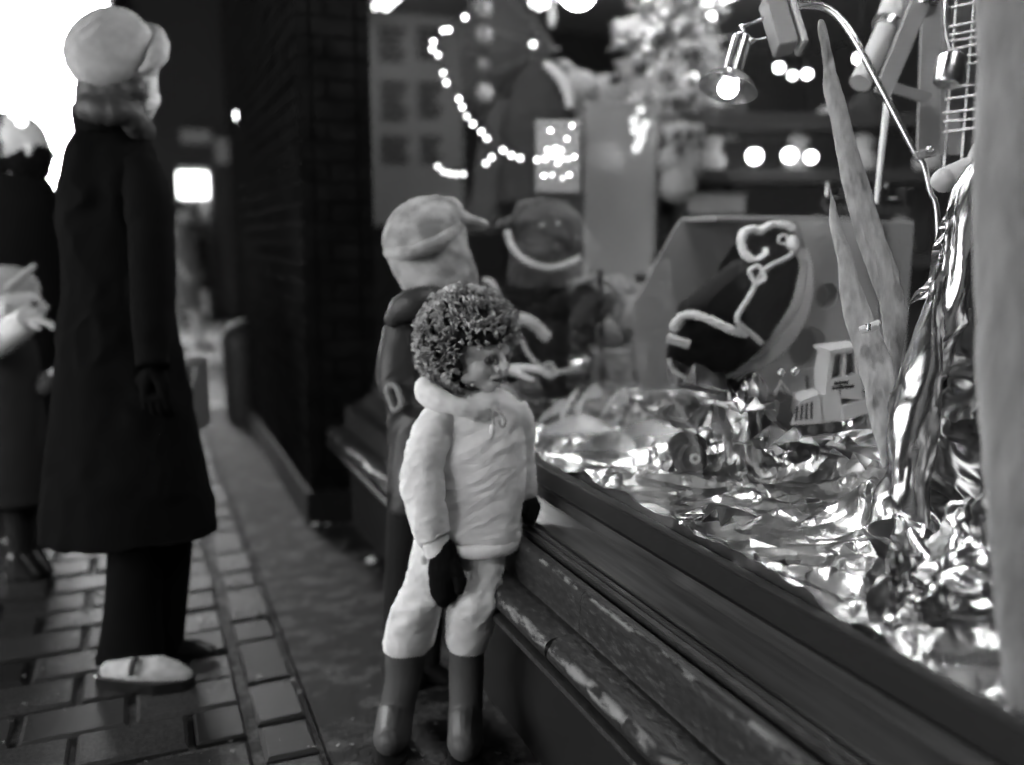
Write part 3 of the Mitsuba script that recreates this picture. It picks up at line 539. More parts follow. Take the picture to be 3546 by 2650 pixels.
pk = loft([((0.764, 2.224, 1.176), (0.781, 2.218, 1.176), 4.2), ((0.802, 2.241, 1.175), (0.824, 2.232, 1.175), 3.6), ((0.84, 2.258, 1.173), (0.859, 2.25, 1.173), 2.4), ((0.864, 2.269, 1.166), (0.875, 2.265, 1.166), 0.8)], 24, 16)
pk = trimesh.convex.convex_hull(np.vstack([ball((0.756, 2.226, 1.169), 0.062, 2, (1, 1, 0.42)).vertices, ball((0.819, 2.22, 1.158), 0.032, 2, (1, 1, 0.55)).vertices]))
part(b, 'peak', rumple(pk.subdivide().subdivide(), 0.003, 20), 'cap_cloth', True)
jb = soften([loft([((0.624, 2.238, 0.978), (0.716, 2.199, 0.978), 0.9), ((0.59, 2.242, 0.92), (0.745, 2.177, 0.92), 0.75), ((0.574, 2.234, 0.838), (0.757, 2.159, 0.838), 0.72), ((0.571, 2.205, 0.723), (0.73, 2.139, 0.723), 0.75), ((0.566, 2.187, 0.607), (0.702, 2.131, 0.607), 0.75), ((0.559, 2.16, 0.494), (0.681, 2.109, 0.494), 0.8), ((0.562, 2.15, 0.448), (0.667, 2.107, 0.448), 0.8)], 40, 40),
             tube([q[0] for q in (((0.61, 2.185, 0.894), 0.0487), ((0.587, 2.16, 0.823), 0.0459), ((0.583, 2.14, 0.756), 0.0412), ((0.62, 2.097, 0.726), 0.0351), ((0.653, 2.071, 0.717), 0.0316))], [.05, .047, .043, .037, .033], 18, fine=24),
             tube([q[0] for q in (((0.735, 2.241, 0.885), 0.0484), ((0.782, 2.23, 0.804), 0.0415), ((0.831, 2.205, 0.774), 0.0342), ((0.872, 2.177, 0.779), 0.0292))], [.047, .04, .034, .029], 18, fine=20)], 0.012, 5)
part(b, 'jacket', folds(rumple(jb, 0.006, 9, 14), 0.014, 0.04, RT * 0.6 + V(0, 0, 0.8), 3), 'dark_cloth', True)
hd = tube([(0.573, 2.16, 0.915), (0.597, 2.135, 0.953), (0.643, 2.119, 0.971), (0.705, 2.146, 0.958), (0.755, 2.206, 0.917)], [0.02, 0.034, 0.036, 0.034, 0.02], 14, fine=30)
part(b, 'hood', creases(rumple(hd, 0.006, 16, 6), 0.004, 22, 3), 'dark_cloth', True)
part(b, 'shirt_collar', trimesh.convex.convex_hull([(0.588, 2.128, 0.954), (0.611, 2.134, 0.984), (0.634, 2.125, 0.984), (0.617, 2.108, 0.972), (0.587, 2.116, 0.946), (0.62, 2.173, 0.973)]), 'white_trim', False)
part(b, 'cuff', tube([(0.548, 2.084, 0.731), (0.54, 2.093, 0.761), (0.555, 2.089, 0.775), (0.564, 2.071, 0.757), (0.566, 2.065, 0.728), (0.551, 2.07, 0.717)], 0.007, 8, closed=True, fine=40), 'grey_plush', True)
tb = soften([loft([((0.554, 2.161, 0.494), (0.627, 2.132, 0.494), 0.8), ((0.542, 2.139, 0.332), (0.612, 2.11, 0.332), 0.8), ((0.528, 2.125, 0.155), (0.598, 2.096, 0.155), 0.8), ((0.527, 2.12, 0.058), (0.59, 2.094, 0.058), 0.8)], 28, 24), loft([((0.605, 2.162, 0.489), (0.687, 2.128, 0.489), 0.8), ((0.602, 2.145, 0.322), (0.68, 2.113, 0.322), 0.8), ((0.601, 2.136, 0.138), (0.675, 2.105, 0.138), 0.8), ((0.602, 2.128, 0.027), (0.666, 2.101, 0.027), 0.8)], 28, 24)], 0.014, 4)
part(b, 'trousers', creases(tb, 0.004, 12, 5), 'dark_wool', True)
for q in ([((0.551, 2.108, 0.046), 0.0377), ((0.548, 2.085, 0.03), 0.0327), ((0.587, 2.067, 0.021), 0.0304)], [((0.63, 2.114, 0.015), 0.0408), ((0.63, 2.11, -0.008), 0.0360), ((0.674, 2.07, -0.008), 0.0309)]):
    sh = m3.Manifold.batch_hull([sph(*x) for x in q]).trim_by_plane((0, 0, 1), 0.004); sh = tri(sh.refine_to_length(0.012)); sh.merge_vertices(); trimesh.smoothing.filter_taubin(sh, iterations=4)
    part(b, 'shoe', sh, 'black_gloss', True)

# ------------------------------------------------------------------ the woman in the black coat
w = thing('person', 'woman seen from behind in long black coat and pale bulbous hat', 'person')
WR = 0.091
hs, at = head_solids((-0, 2.677, 1.53), WR, (0.42 * RT[0] + 0.91 * FD[0], 0.42 * RT[1] + 0.91 * FD[1], 0.06))
Wj = dict(neck=((-0.031, 2.652, 1.434), 0.0545), chest=((-0.049, 2.626, 1.237), 0.0968), pelv=((-0.049, 2.569, 0.78), 0.1098), hr=((-0.05, 2.506, 0.667), 0.0600), kr=((-0.069, 2.447, 0.339), 0.0502), ar=((-0.104, 2.422, 0.045), 0.0312), tr=((0.024, 2.344, 0.022), 0.0238), hl=((0.018, 2.564, 0.652), 0.0621), kl=((0.003, 2.522, 0.305), 0.0523), al=((0.004, 2.507, 0.033), 0.0328), tl=((0.108, 2.461, 0.015), 0.0227),
          sr=((0.023, 2.577, 1.318), 0.0406), er=((0.038, 2.477, 1.025), 0.0329), wr=((0.024, 2.397, 0.811), 0.0253), sl=((-0.125, 2.739, 1.332), 0.0496), el=((-0.152, 2.74, 1.018), 0.0429), wl=((-0.069, 2.822, 0.801), 0.0320))
scene[w] = ply(skeleton(inner(Wj['pelv'], Wj['chest'], Wj['neck'], (at(-0.1, 0, -0.5), 0.055)) + inner(Wj['pelv'], Wj['hr'], Wj['kr'], Wj['ar'], Wj['tr']) + inner(Wj['pelv'], Wj['hl'], Wj['kl'], Wj['al'], Wj['tl'])
                        + inner(Wj['chest'], Wj['sr'], Wj['er'], Wj['wr']) + inner(Wj['chest'], Wj['sl'], Wj['el'], Wj['wl']) + hand_bones(Wj['wl'][0], (0.6, 0.3, -0.3), -FD, 0.16), hs, 0.016, 5), 'skin', True)
face_parts(w, at, WR, False)
ht = soften([loft([((-0.024, 2.697, 1.714), (-0.002, 2.688, 1.714), 1.0), ((-0.061, 2.711, 1.705), (0.029, 2.674, 1.705), 1.0), ((-0.091, 2.719, 1.683), (0.053, 2.66, 1.683), 1.0), ((-0.116, 2.724, 1.648), (0.072, 2.646, 1.648), 1.0), ((-0.128, 2.722, 1.61), (0.081, 2.636, 1.61), 1.0), ((-0.128, 2.716, 1.577), (0.081, 2.63, 1.577), 1.0), ((-0.116, 2.707, 1.548), (0.075, 2.628, 1.548), 1.0), ((-0.099, 2.695, 1.522), (0.056, 2.631, 1.522), 1.0), ((-0.08, 2.683, 1.498), (0.023, 2.641, 1.498), 0.95), ((-0.063, 2.674, 1.486), (-0.009, 2.652, 1.486), 0.9)], 56, 60)], 0.010, 3)
br = tube([(0.06, 2.779, 1.691), (0.084, 2.721, 1.666), (0.09, 2.645, 1.624), (0.08, 2.576, 1.581), (0.061, 2.547, 1.554), (0.038, 2.543, 1.539)], [.014, .024, .027, .024, .016, .006], 14, fine=60)
part(w, 'hat_brim', folds(rumple(br, 0.004, 16, 4), 0.003, 0.03, RT, 3), 'hat_felt', True)
part(w, 'hat', folds(rumple(ht, 0.007, 8, 3), 0.008, 0.07, RT * 0.8 + V(0, 0, 0.5), 6), 'hat_felt', True, label='pale bulbous felt hat with turned-up brim')
hr = rumple(soften([ball((-0.042, 2.667, 1.494), 0.075, 3), ball((-0.063, 2.67, 1.464), 0.06, 3), ball((-0.01, 2.628, 1.471), 0.06, 3), ball((0.019, 2.61, 1.5), 0.04, 3)], 0.012, 3), 0.012, 30, 3)
part(w, 'hair', hr, 'hair', True)
sc = tube([(-0.089, 2.613, 1.453), (-0.034, 2.533, 1.437), (0.013, 2.544, 1.424), (0.034, 2.619, 1.399), (0.019, 2.74, 1.429), (-0.049, 2.797, 1.469)], 0.032, 14, closed=True, fine=60)
part(w, 'scarf', folds(rumple(sc, 0.008, 20, 4), 0.010, 0.025, V(0.2, 0.1, 1), 2), 'hair', True)
co = soften([loft([((-0.102, 2.68, 1.426), (0.018, 2.63, 1.426), 0.8), ((-0.13, 2.684, 1.381), (0.04, 2.613, 1.381), 0.75), ((-0.155, 2.685, 1.327), (0.057, 2.597, 1.327), 0.7), ((-0.181, 2.68, 1.237), (0.076, 2.574, 1.237), 0.66), ((-0.183, 2.669, 1.165), (0.081, 2.56, 1.165), 0.66), ((-0.178, 2.65, 1.07), (0.077, 2.545, 1.07), 0.66), ((-0.181, 2.635, 0.974), (0.082, 2.527, 0.974), 0.66), ((-0.192, 2.624, 0.879), (0.089, 2.507, 0.879), 0.68), ((-0.206, 2.613, 0.783), (0.099, 2.487, 0.783), 0.7), ((-0.223, 2.61, 0.661), (0.118, 2.469, 0.661), 0.7), ((-0.241, 2.593, 0.517), (0.137, 2.437, 0.517), 0.72), ((-0.254, 2.58, 0.409), (0.15, 2.413, 0.409), 0.72), ((-0.256, 2.572, 0.361), (0.154, 2.403, 0.361), 0.72)], 56, 70),
             ], 0.014, 5)
rumple(co, 0.012, 4, 5, (1, 1, 0.3)); folds(co, 0.022, 0.11, V(0.05, 0.05, 1), 3, 6)
part(w, 'coat', co, 'black_wool', True)
sv = tube([(0.007, 2.618, 1.327), (0.033, 2.563, 1.259), (0.042, 2.515, 1.164), (0.038, 2.471, 1.025), (0.03, 2.433, 0.911), (0.024, 2.396, 0.805)], [.046, .056, .057, .052, .047, .040], 24, fine=50)
part(w, 'sleeve', folds(rumple(sv, 0.008, 7, 4), 0.010, 0.05, RT * 0.8 + V(0, 0, 0.4), 6), 'black_wool', True)
part(w, 'coat_collar', rumple(loft([((-0.124, 2.696, 1.467), (-0.001, 2.645, 1.467), 0.85), ((-0.128, 2.693, 1.44), (0.019, 2.632, 1.44), 0.85), ((-0.123, 2.683, 1.39), (0.028, 2.62, 1.39), 0.82)], 40, 16), 0.004, 20), 'black_wool', True)
gl = skeleton(hand_bones(np.array(Wj['wr'][0]) + V(0, 0, -0.005), (0.02, 0.02, -1), -FD, 0.155), (), 0.010, 3)
gl.vertices = gl.vertices + np.array(gl.vertex_normals) * 0.004
part(w, 'glove', rumple(gl, 0.002, 40), 'black_wool', True)
part(w, 'trousers', creases(soften([loft([((-0.098, 2.496, 0.427), (0.027, 2.445, 0.427), 0.8), ((-0.109, 2.47, 0.312), (0.015, 2.419, 0.312), 0.8), ((-0.129, 2.452, 0.158), (0.004, 2.397, 0.158), 0.7), ((-0.156, 2.449, 0.041), (0.004, 2.383, 0.041), 0.55)], 32, 30), loft([((-0.032, 2.542, 0.407), (0.104, 2.486, 0.407), 0.8), ((-0.039, 2.524, 0.284), (0.087, 2.472, 0.284), 0.8), ((-0.049, 2.511, 0.121), (0.064, 2.465, 0.121), 0.85), ((-0.064, 2.522, 0.019), (0.047, 2.476, 0.019), 0.9)], 32, 30)], 0.016, 4), 0.005, 7, 2, (1, 1, 0.3)), 'black_wool', True)
def shoe(q, z0):
    s = m3.Manifold.batch_hull([sph(*x) for x in q]).trim_by_plane((0, 0, 1), z0); s = tri(s.refine_to_length(0.01)); s.merge_vertices(); trimesh.smoothing.filter_taubin(s, iterations=4); s.vertices[:, 2] = np.maximum(s.vertices[:, 2], z0); return s
part(w, 'shoe', shoe([((-0.12, 2.384, 0.037), 0.0259), ((-0.054, 2.341, 0.044), 0.0328), ((-0.005, 2.317, 0.048), 0.0339), ((0.027, 2.302, 0.041), 0.0281), ((0.051, 2.291, 0.034), 0.0199)], 0.026), 'suede', True, label='pale suede shoe with a dark strap')
part(w, 'shoe_strap', tube([(-0.072, 2.306, 0.051), (-0.067, 2.309, 0.076), (-0.061, 2.333, 0.076), (-0.056, 2.371, 0.055)], [.007, .008, .008, .006], 8, fine=16), 'charcoal', True)
part(w, 'shoe_sole', trimesh.convex.convex_hull(np.vstack([trimesh.creation.cylinder(r, 0.026, sections=20).vertices + np.array([c[0], c[1], 0.017]) for c, r in (((-0.122, 2.382, 0), 0.036), ((-0.008, 2.314, 0), 0.044), ((0.041, 2.299, 0), 0.036))])), 'black_gloss', 30)
part(w, 'shoe', shoe([((0.033, 2.493, 0.018), 0.0328), ((0.085, 2.471, 0.016), 0.0303), ((0.119, 2.455, 0.009), 0.0227)], 0.004), 'black_gloss', True, label='dark shoe of the rear foot')
sg = thing('shopping_bag', 'white carrier bag edge showing in front of the black coat', 'bag')
bc = np.array((0.115, 2.621, 0.712))
part(sg, 'body', obox(bc + V(0, 0, -0.02), (0.028, 0.09, 0.10), RT, FD, 0.01), 'charcoal', 30)
part(sg, 'paper', trimesh.convex.convex_hull([(0.097, 2.575, 0.781), (0.139, 2.558, 0.784), (0.135, 2.555, 0.757), (0.119, 2.555, 0.72), (0.094, 2.566, 0.72), (0.109, 2.634, 0.773), (0.138, 2.622, 0.773), (0.118, 2.62, 0.712)]), 'white_trim', False)

# ------------------------------------------------------------------ people at far left and in the distance
k = thing('person', 'child in pale brimmed hat with a pale raised sleeve at the left edge', 'person')
KR = 0.088
hs, at = head_solids((-0.385, 3.411, 0.916), KR, (0.95 * RT[0] + 0.2 * FD[0], 0.95 * RT[1] + 0.2 * FD[1], 0.1))
K = dict(neck=((-0.409, 3.404, 0.821), 0.0431), chest=((-0.424, 3.388, 0.691), 0.0738), pelv=((-0.432, 3.35, 0.448), 0.0738), hr=((-0.447, 3.322, 0.377), 0.0428), kr=((-0.421, 3.286, 0.226), 0.0336), ar=((-0.419, 3.279, 0.061), 0.0246), tr=((-0.385, 3.258, 0.023), 0.0200), hl=((-0.406, 3.368, 0.362), 0.0437), kl=((-0.387, 3.332, 0.193), 0.0343), al=((-0.382, 3.304, 0.047), 0.0249), tl=((-0.347, 3.287, 0.027), 0.0187),
         sr=((-0.447, 3.324, 0.769), 0.0389), er=((-0.496, 3.278, 0.769), 0.0293), wr=((-0.323, 3.158, 0.869), 0.0201), sl=((-0.385, 3.448, 0.753), 0.0408), el=((-0.339, 3.388, 0.64), 0.0281), wl=((-0.263, 3.3, 0.694), 0.0199))
scene[k] = ply(skeleton(inner(K['pelv'], K['chest'], K['neck'], (at(-0.1, 0, -0.5), 0.04)) + inner(K['pelv'], K['hr'], K['kr'], K['ar'], K['tr']) + inner(K['pelv'], K['hl'], K['kl'], K['al'], K['tl'])
                        + inner(K['chest'], K['sr'], K['er'], K['wr']) + inner(K['chest'], K['sl'], K['el'], K['wl']) + hand_bones(K['wr'][0], RT, (0, 0, 1), 0.10) + hand_bones(K['wl'][0], RT + V(0, 0, 0.6), (0, 0, 1), 0.10), hs, 0.015, 5), 'skin', True)
face_parts(k, at, KR, False)
part(k, 'hat', rumple(soften([ball((-0.401, 3.425, 0.962), 0.098, 3, (1, 1, 0.75)), loft([((-0.488, 3.456, 0.935), (-0.321, 3.388, 0.935), 0.9), ((-0.493, 3.455, 0.912), (-0.34, 3.391, 0.912), 0.9)], 30, 8)], 0.014, 4), 0.004, 16), 'hat_felt', True)
part(k, 'brim', tube([(-0.459, 3.373, 0.901), (-0.384, 3.342, 0.966), (-0.304, 3.344, 1.039)], [0.014, 0.02, 0.008], 10, fine=14), 'hat_felt', True)
part(k, 'sleeve', creases(rumple(tube([(-0.496, 3.277, 0.762), (-0.42, 3.209, 0.803), (-0.348, 3.166, 0.853), (-0.314, 3.144, 0.877)], [0.045, 0.046, 0.044, 0.036], 18, fine=30), 0.004, 16), 0.003, 20), 'pale_cloth', True)
part(k, 'coat', creases(rumple(loft([((-0.473, 3.431, 0.821), (-0.359, 3.384, 0.821), 0.8), ((-0.514, 3.433, 0.737), (-0.325, 3.355, 0.737), 0.75), ((-0.529, 3.416, 0.6), (-0.319, 3.329, 0.6), 0.75), ((-0.547, 3.393, 0.418), (-0.315, 3.297, 0.418), 0.75), ((-0.564, 3.372, 0.258), (-0.317, 3.27, 0.258), 0.75)], 40, 40), 0.007, 8, 3), 0.004, 10), 'dark_wool', True)
tb = soften([loft([((-0.468, 3.323, 0.332), (-0.384, 3.288, 0.332), 0.8), ((-0.452, 3.299, 0.226), (-0.384, 3.271, 0.226), 0.8), ((-0.447, 3.291, 0.068), (-0.391, 3.268, 0.068), 0.8)], 20, 16), loft([((-0.438, 3.374, 0.316), (-0.357, 3.34, 0.316), 0.8), ((-0.422, 3.346, 0.193), (-0.353, 3.317, 0.193), 0.8), ((-0.41, 3.319, 0.062), (-0.349, 3.294, 0.062), 0.8)], 20, 16)], 0.02, 2)
part(k, 'trousers', tb, 'dark_wool', True)
part(k, 'sleeve', tube([(-0.377, 3.433, 0.746), (-0.333, 3.363, 0.635), (-0.279, 3.315, 0.675)], [0.042, 0.034, 0.026], 14, fine=20), 'charcoal', True)
for q in ([((-0.421, 3.282, 0.076), 0.0369), ((-0.419, 3.272, 0.023), 0.0338), ((-0.377, 3.253, 0.014), 0.0277)], [((-0.38, 3.308, 0.07), 0.0343), ((-0.377, 3.299, 0.027), 0.0312), ((-0.34, 3.282, 0.017), 0.0249)]):
    part(k, 'boot', shoe([q[0], q[1], q[2]], 0.004), 'black_gloss', True)
a = thing('person', 'adult in dark coat and grey knitted hat behind the child at the left edge', 'person')
AR = 0.105
hs, at = head_solids((-0.373, 3.94, 1.475), AR, (0.7 * RT[0] + 0.7 * FD[0], 0.7 * RT[1] + 0.7 * FD[1], 0.0))
A = dict(neck=((-0.404, 3.934, 1.366), 0.0523), chest=((-0.431, 3.914, 1.185), 0.1011), pelv=((-0.468, 3.847, 0.703), 0.1081), hr=((-0.507, 3.845, 0.6), 0.0628), kr=((-0.517, 3.797, 0.29), 0.0523), ar=((-0.518, 3.75, 0.014), 0.0314), tr=((-0.461, 3.7, -0.01), 0.0243), hl=((-0.434, 3.815, 0.6), 0.0628), kl=((-0.421, 3.757, 0.29), 0.0523), al=((-0.401, 3.704, 0.032), 0.0314), tl=((-0.356, 3.657, -0.007), 0.0243),
         sr=((-0.49, 3.887, 1.269), 0.0582), er=((-0.571, 3.828, 0.983), 0.0440), wr=((-0.559, 3.718, 0.756), 0.0299), sl=((-0.343, 3.96, 1.283), 0.0603), el=((-0.304, 3.891, 0.976), 0.0461), wl=((-0.313, 3.789, 0.738), 0.0314))
scene[a] = ply(skeleton(inner(A['pelv'], A['chest'], A['neck'], (at(-0.1, 0, -0.5), 0.055)) + inner(A['pelv'], A['hr'], A['kr'], A['ar'], A['tr']) + inner(A['pelv'], A['hl'], A['kl'], A['al'], A['tl'])
                        + inner(A['chest'], A['sr'], A['er'], A['wr']) + inner(A['chest'], A['sl'], A['el'], A['wl']) + hand_bones(A['wr'][0], (0, 0, -1), -FD, 0.15) + hand_bones(A['wl'][0], (0, 0, -1), -FD, 0.15), hs, 0.02, 5), 'skin', True)
face_parts(a, at, AR, False)
part(a, 'hat', creases(rumple(soften([ball((-0.4, 3.953, 1.487), 0.112, 3, (1, 1, 0.85)), ball((-0.428, 3.967, 1.502), 0.09, 3)], 0.02, 4), 0.008, 12), 0.004, 20), 'charcoal', True)
part(a, 'hair', rumple(soften([ball((-0.349, 3.92, 1.418), 0.085, 3), ball((-0.402, 3.967, 1.437), 0.10, 3), ball((-0.322, 3.904, 1.389), 0.05, 3)], 0.018, 3), 0.010, 18), 'black_wool', True)
part(a, 'coat', creases(rumple(loft([((-0.485, 3.966, 1.361), (-0.316, 3.897, 1.361), 0.85), ((-0.553, 3.986, 1.309), (-0.275, 3.871, 1.309), 0.75), ((-0.598, 3.989, 1.22), (-0.255, 3.847, 1.22), 0.68), ((-0.626, 3.953, 0.944), (-0.256, 3.8, 0.944), 0.66), ((-0.65, 3.91, 0.634), (-0.271, 3.754, 0.634), 0.66), ((-0.682, 3.864, 0.29), (-0.302, 3.707, 0.29), 0.7), ((-0.7, 3.847, 0.144), (-0.314, 3.687, 0.144), 0.7)], 48, 50), 0.010, 6, 3), 0.006, 8, 4, (1, 1, 0.4)), 'black_wool', True)
tb = soften([loft([((-0.57, 3.806, 0.221), (-0.477, 3.768, 0.221), 0.8), ((-0.563, 3.786, 0.118), (-0.486, 3.754, 0.118), 0.8), ((-0.548, 3.76, 0.006), (-0.49, 3.736, 0.006), 0.8)], 20, 16), loft([((-0.47, 3.765, 0.221), (-0.377, 3.726, 0.221), 0.8), ((-0.46, 3.743, 0.118), (-0.376, 3.709, 0.118), 0.8), ((-0.434, 3.715, 0.018), (-0.376, 3.691, 0.018), 0.8)], 20, 16)], 0.02, 2)
part(a, 'stockings', tb, 'dark_wool', True)
part(a, 'shoe', shoe([((-0.516, 3.745, -0.006), 0.0279), ((-0.456, 3.697, -0.013), 0.0225)], 0.004), 'mid_grey', True); part(a, 'shoe', shoe([((-0.396, 3.697, 0.001), 0.0279), ((-0.354, 3.655, -0.013), 0.0225)], 0.004), 'mid_grey', True)
def walker(label, x, y, h, face, coat, fig):
    """a distant pedestrian of height h standing at (x, y)"""
    k = thing('person', label, 'person', None); s = h / 1.7; f = unit(V(*face, 0)); l = np.cross([0, 0, 1], f)
    P = lambda a, b, z: V(x, y, 0) + s * (a * f + b * l + V(0, 0, z - 0.0))
    J = lambda a, b, z, r: (P(a, b, z), r * s)
    hs, at = head_solids(P(0.03, 0, 1.56), 0.10 * s, f)
    pel, ch = J(0, 0, 0.95, 0.14), J(0, 0, 1.28, 0.15)
    bn = chain(pel, ch, J(0.01, 0, 1.45, 0.06))
    for q in (1, -1):
        bn += chain(pel, J(0.08 * q, 0.09 * q, 0.5, 0.065), J(0.12 * q, 0.09 * q, 0.09, 0.04), J(0.12 * q + 0.12, 0.09 * q, 0.05, 0.035))
        bn += chain(ch, J(0, 0.19 * q, 1.36, 0.06), J(-0.04, 0.23 * q, 1.1, 0.045), J(0.1, 0.2 * q, 0.92, 0.035)) + hand_bones(P(0.1, 0.2 * q, 0.92), f * 0.5 + V(0, 0, -0.8), l * q, 0.15 * s)
    scene[k] = ply(skeleton(bn, hs, 0.03, 4), 'skin', True)
    rows = [(P(0, 0.08, 1.47), P(0, -0.08, 1.47), 0.9), (P(0, 0.22, 1.38), P(0, -0.22, 1.38), 0.6), (P(0, 0.25, 1.1), P(0, -0.25, 1.1), 0.7), (P(0, 0.24, 0.8), P(0, -0.24, 0.8), 0.75), (P(0, 0.26, 0.5), P(0, -0.26, 0.5), 0.75)]
    part(k, 'coat', rumple(loft(rows, 30, 26), 0.012, 6, fig), coat, True)
    part(k, 'hair', ball(P(-0.01, 0, 1.60), 0.115 * s, 3), 'hair', True)
    for q in (1, -1): part(k, 'shoe', shoe([J(0.1 * q, 0.09 * q, 0.06, 0.055), J(0.12 * q + 0.15, 0.09 * q, 0.045, 0.045)], 0.004), 'black_gloss', True)
walker('distant pedestrian in grey coat crossing the side street beyond the black coat', 0.42, 9.6, 1.5, (0.9, -0.4), 'mid_grey', 1)
walker('distant pedestrian in dark coat standing before the small lit window', 0.72, 12.95, 1.55, (-0.6, 0.8), 'dark_wool', 2)
# ------------------------------------------------------------------ lamps of the shop interior
def globe(c, r, power, label, cord_to=3.0, weight=1.5, group='white globe lamps hanging in the shop'):
    k = thing('globe_lamp', label, 'lamp', group)
    s = trimesh.creation.icosphere(subdivisions=3, radius=r); s.apply_translation(c)
    scene[k + '__globe'] = ply(s, 'light_grey', True, emitter=emit(power, weight))
    part(k, 'cap', lathe([(0, r + 0.035), (r * 0.4, r + 0.03), (r * 0.45, r * 0.88)], c), 'dark_paint', 30)
    part(k, 'cord', tube([(c[0], c[1], c[2] + r), (c[0], c[1], cord_to)], 0.005, 6), 'dark_paint')
for i, c in enumerate([(1.12, 1.85, 2.0), (1.12, 2.5, 2.1), (1.12, 3.15, 2.3), (1.3, 0.7, 2.6), (2.9, 1.9, 2.55), (2.9, 3.6, 2.55)]):  # first globes out of view, added to light the display
    globe(c, 0.10, 31.0 * (0.8, 0.8, 0.9, 3.0, 1, 1)[i], 'unseen white globe lamp added above the picture to light the toy display')
globe((1.931, 3.885, 2.241), 0.085, 31.0, 'large white globe lamp cut by the top edge over the parasol')
globe((2.338, 3.949, 2.314), 0.05, 31.0 * 0.6, 'narrow glowing lamp at the top edge above the reclining plush bear', group='narrow lamps at the top edge')
for i, (x_, y_) in enumerate([(1.9, 6.7), (3.0, 6.2), (4.2, 5.8)]):  # tubes out of view, added for foil highlights and the wall notice
    k = thing('added_ceiling_light', 'unseen long fluorescent ceiling light added above the picture to brighten foil and notice', 'ceiling light', 'fluorescent ceiling lights added in the shop')
    part(k, 'tray', box((x_ - 0.09, y_ - 0.65, 2.945), (x_ + 0.09, y_ + 0.65, 2.999)), 'white_trim')
    for d_ in (-0.04, 0.04):
        t_ = tube([(x_ + d_, y_ - 0.6, 2.92), (x_ + d_, y_ + 0.6, 2.92)], 0.018, 12); kk = key_of(k + '__tube_light'); scene[kk] = ply(t_, 'light_grey', True, emitter=emit(7.0, 1.0))
def spot(u, r, power, label, cat='bulb'):
    k = thing('glowing_bulb', label, cat, 'small round bulbs glowing deep in the shop'); u = np.array(u)
    bulb_at(k, u, r, power); part(k, 'socket', lathe([(r * 0.7, r * 0.7), (r * 0.8, r * 2.4), (0, r * 2.4)], u), 'dark_paint', 30)
    part(k, 'flex', tube([u + V(0, 0, r * 2.3), (u[0], u[1], 3.0)], 0.003, 5), 'dark_paint')
for c, r, pw, lb in (((3.142, 4.615, 2.387), .026, 14, 'bulb glowing high above the plush bear, left of the chrome lamp'), ((3.492, 4.421, 2.1), .024, 12, 'leftmost of three bulbs right of the lit chrome lamp'), ((3.835, 4.722, 2.127), .022, 8, 'middle of three bulbs right of the lit chrome lamp'),
                     ((3.638, 4.354, 2.063), .024, 12, 'rightmost of three bulbs right of the lit chrome lamp'), ((3.471, 3.761, 2.033), .026, 14, 'bulb glowing behind the bent chrome tube'), ((1.854, 4.215, 2.061), .014, 5, 'dim bulb beside the parasol tip'), ((2.558, 3.897, 1.9), .026, 6, 'oval bulb left of the lit chrome lamp'), ((2.231, 3.539, 1.578), .018, 7, 'bulb glowing between the two tall boxes')):
    spot(c, r, pw, lb)
fl = thing('mirrored_string', 'drooping string of bulbs put in for street lights reflected in the left of the toy window', 'string lights')  # bulbs and wire added in place of street lights mirrored in the pane
uv = [(1.078, 3.023, 1.862), (1.024, 3.038, 1.82), (1.008, 3.044, 1.818), (0.974, 3.052, 1.78), (0.969, 3.05, 1.756), (0.987, 3.039, 1.736), (0.999, 3.024, 1.676), (1.007, 3.015, 1.644), (1.043, 2.991, 1.59), (1.052, 2.982, 1.562), (1.064, 2.972, 1.531), (1.081, 2.96, 1.506), (1.106, 2.946, 1.48), (1.122, 2.935, 1.457), (1.114, 2.925, 1.375), (1.133, 2.92, 1.395), (1.17, 2.909, 1.418), (1.195, 2.895, 1.401), (1.222, 2.883, 1.392), (1.275, 2.86, 1.386), (1.3, 2.85, 1.39), (1.327, 2.841, 1.401), (1.349, 2.834, 1.417)]
for i, q in enumerate(uv): bulb_at(fl, q, 0.010, 0.3 * [26, 24, 24, 24, 16, 16, 15, 19, 19, 16, 10, 16, 17, 15, 12, 13, 17, 16, 15, 15, 15, 15, 14][i])
part(fl, 'wire', tube(np.array(uv) + V(0.0, 0.0, 0.016), 0.003, 6, fine=90), 'dark_paint')
cw = thing('mirrored_row', 'short row of dim bulbs put in for reflected lights low at the left below the drooping string', 'string lights')  # bulbs added where reflected lights show low in the pane
uv = [(0.963, 2.985, 1.364), (0.979, 2.975, 1.347), (0.998, 2.967, 1.341), (1.018, 2.958, 1.338), (1.041, 2.949, 1.339)]
for q in uv: bulb_at(cw, q, 0.010, 2.6)
part(cw, 'wire', tube(np.array(uv) + V(0, 0, 0.016), 0.003, 6), 'dark_paint')

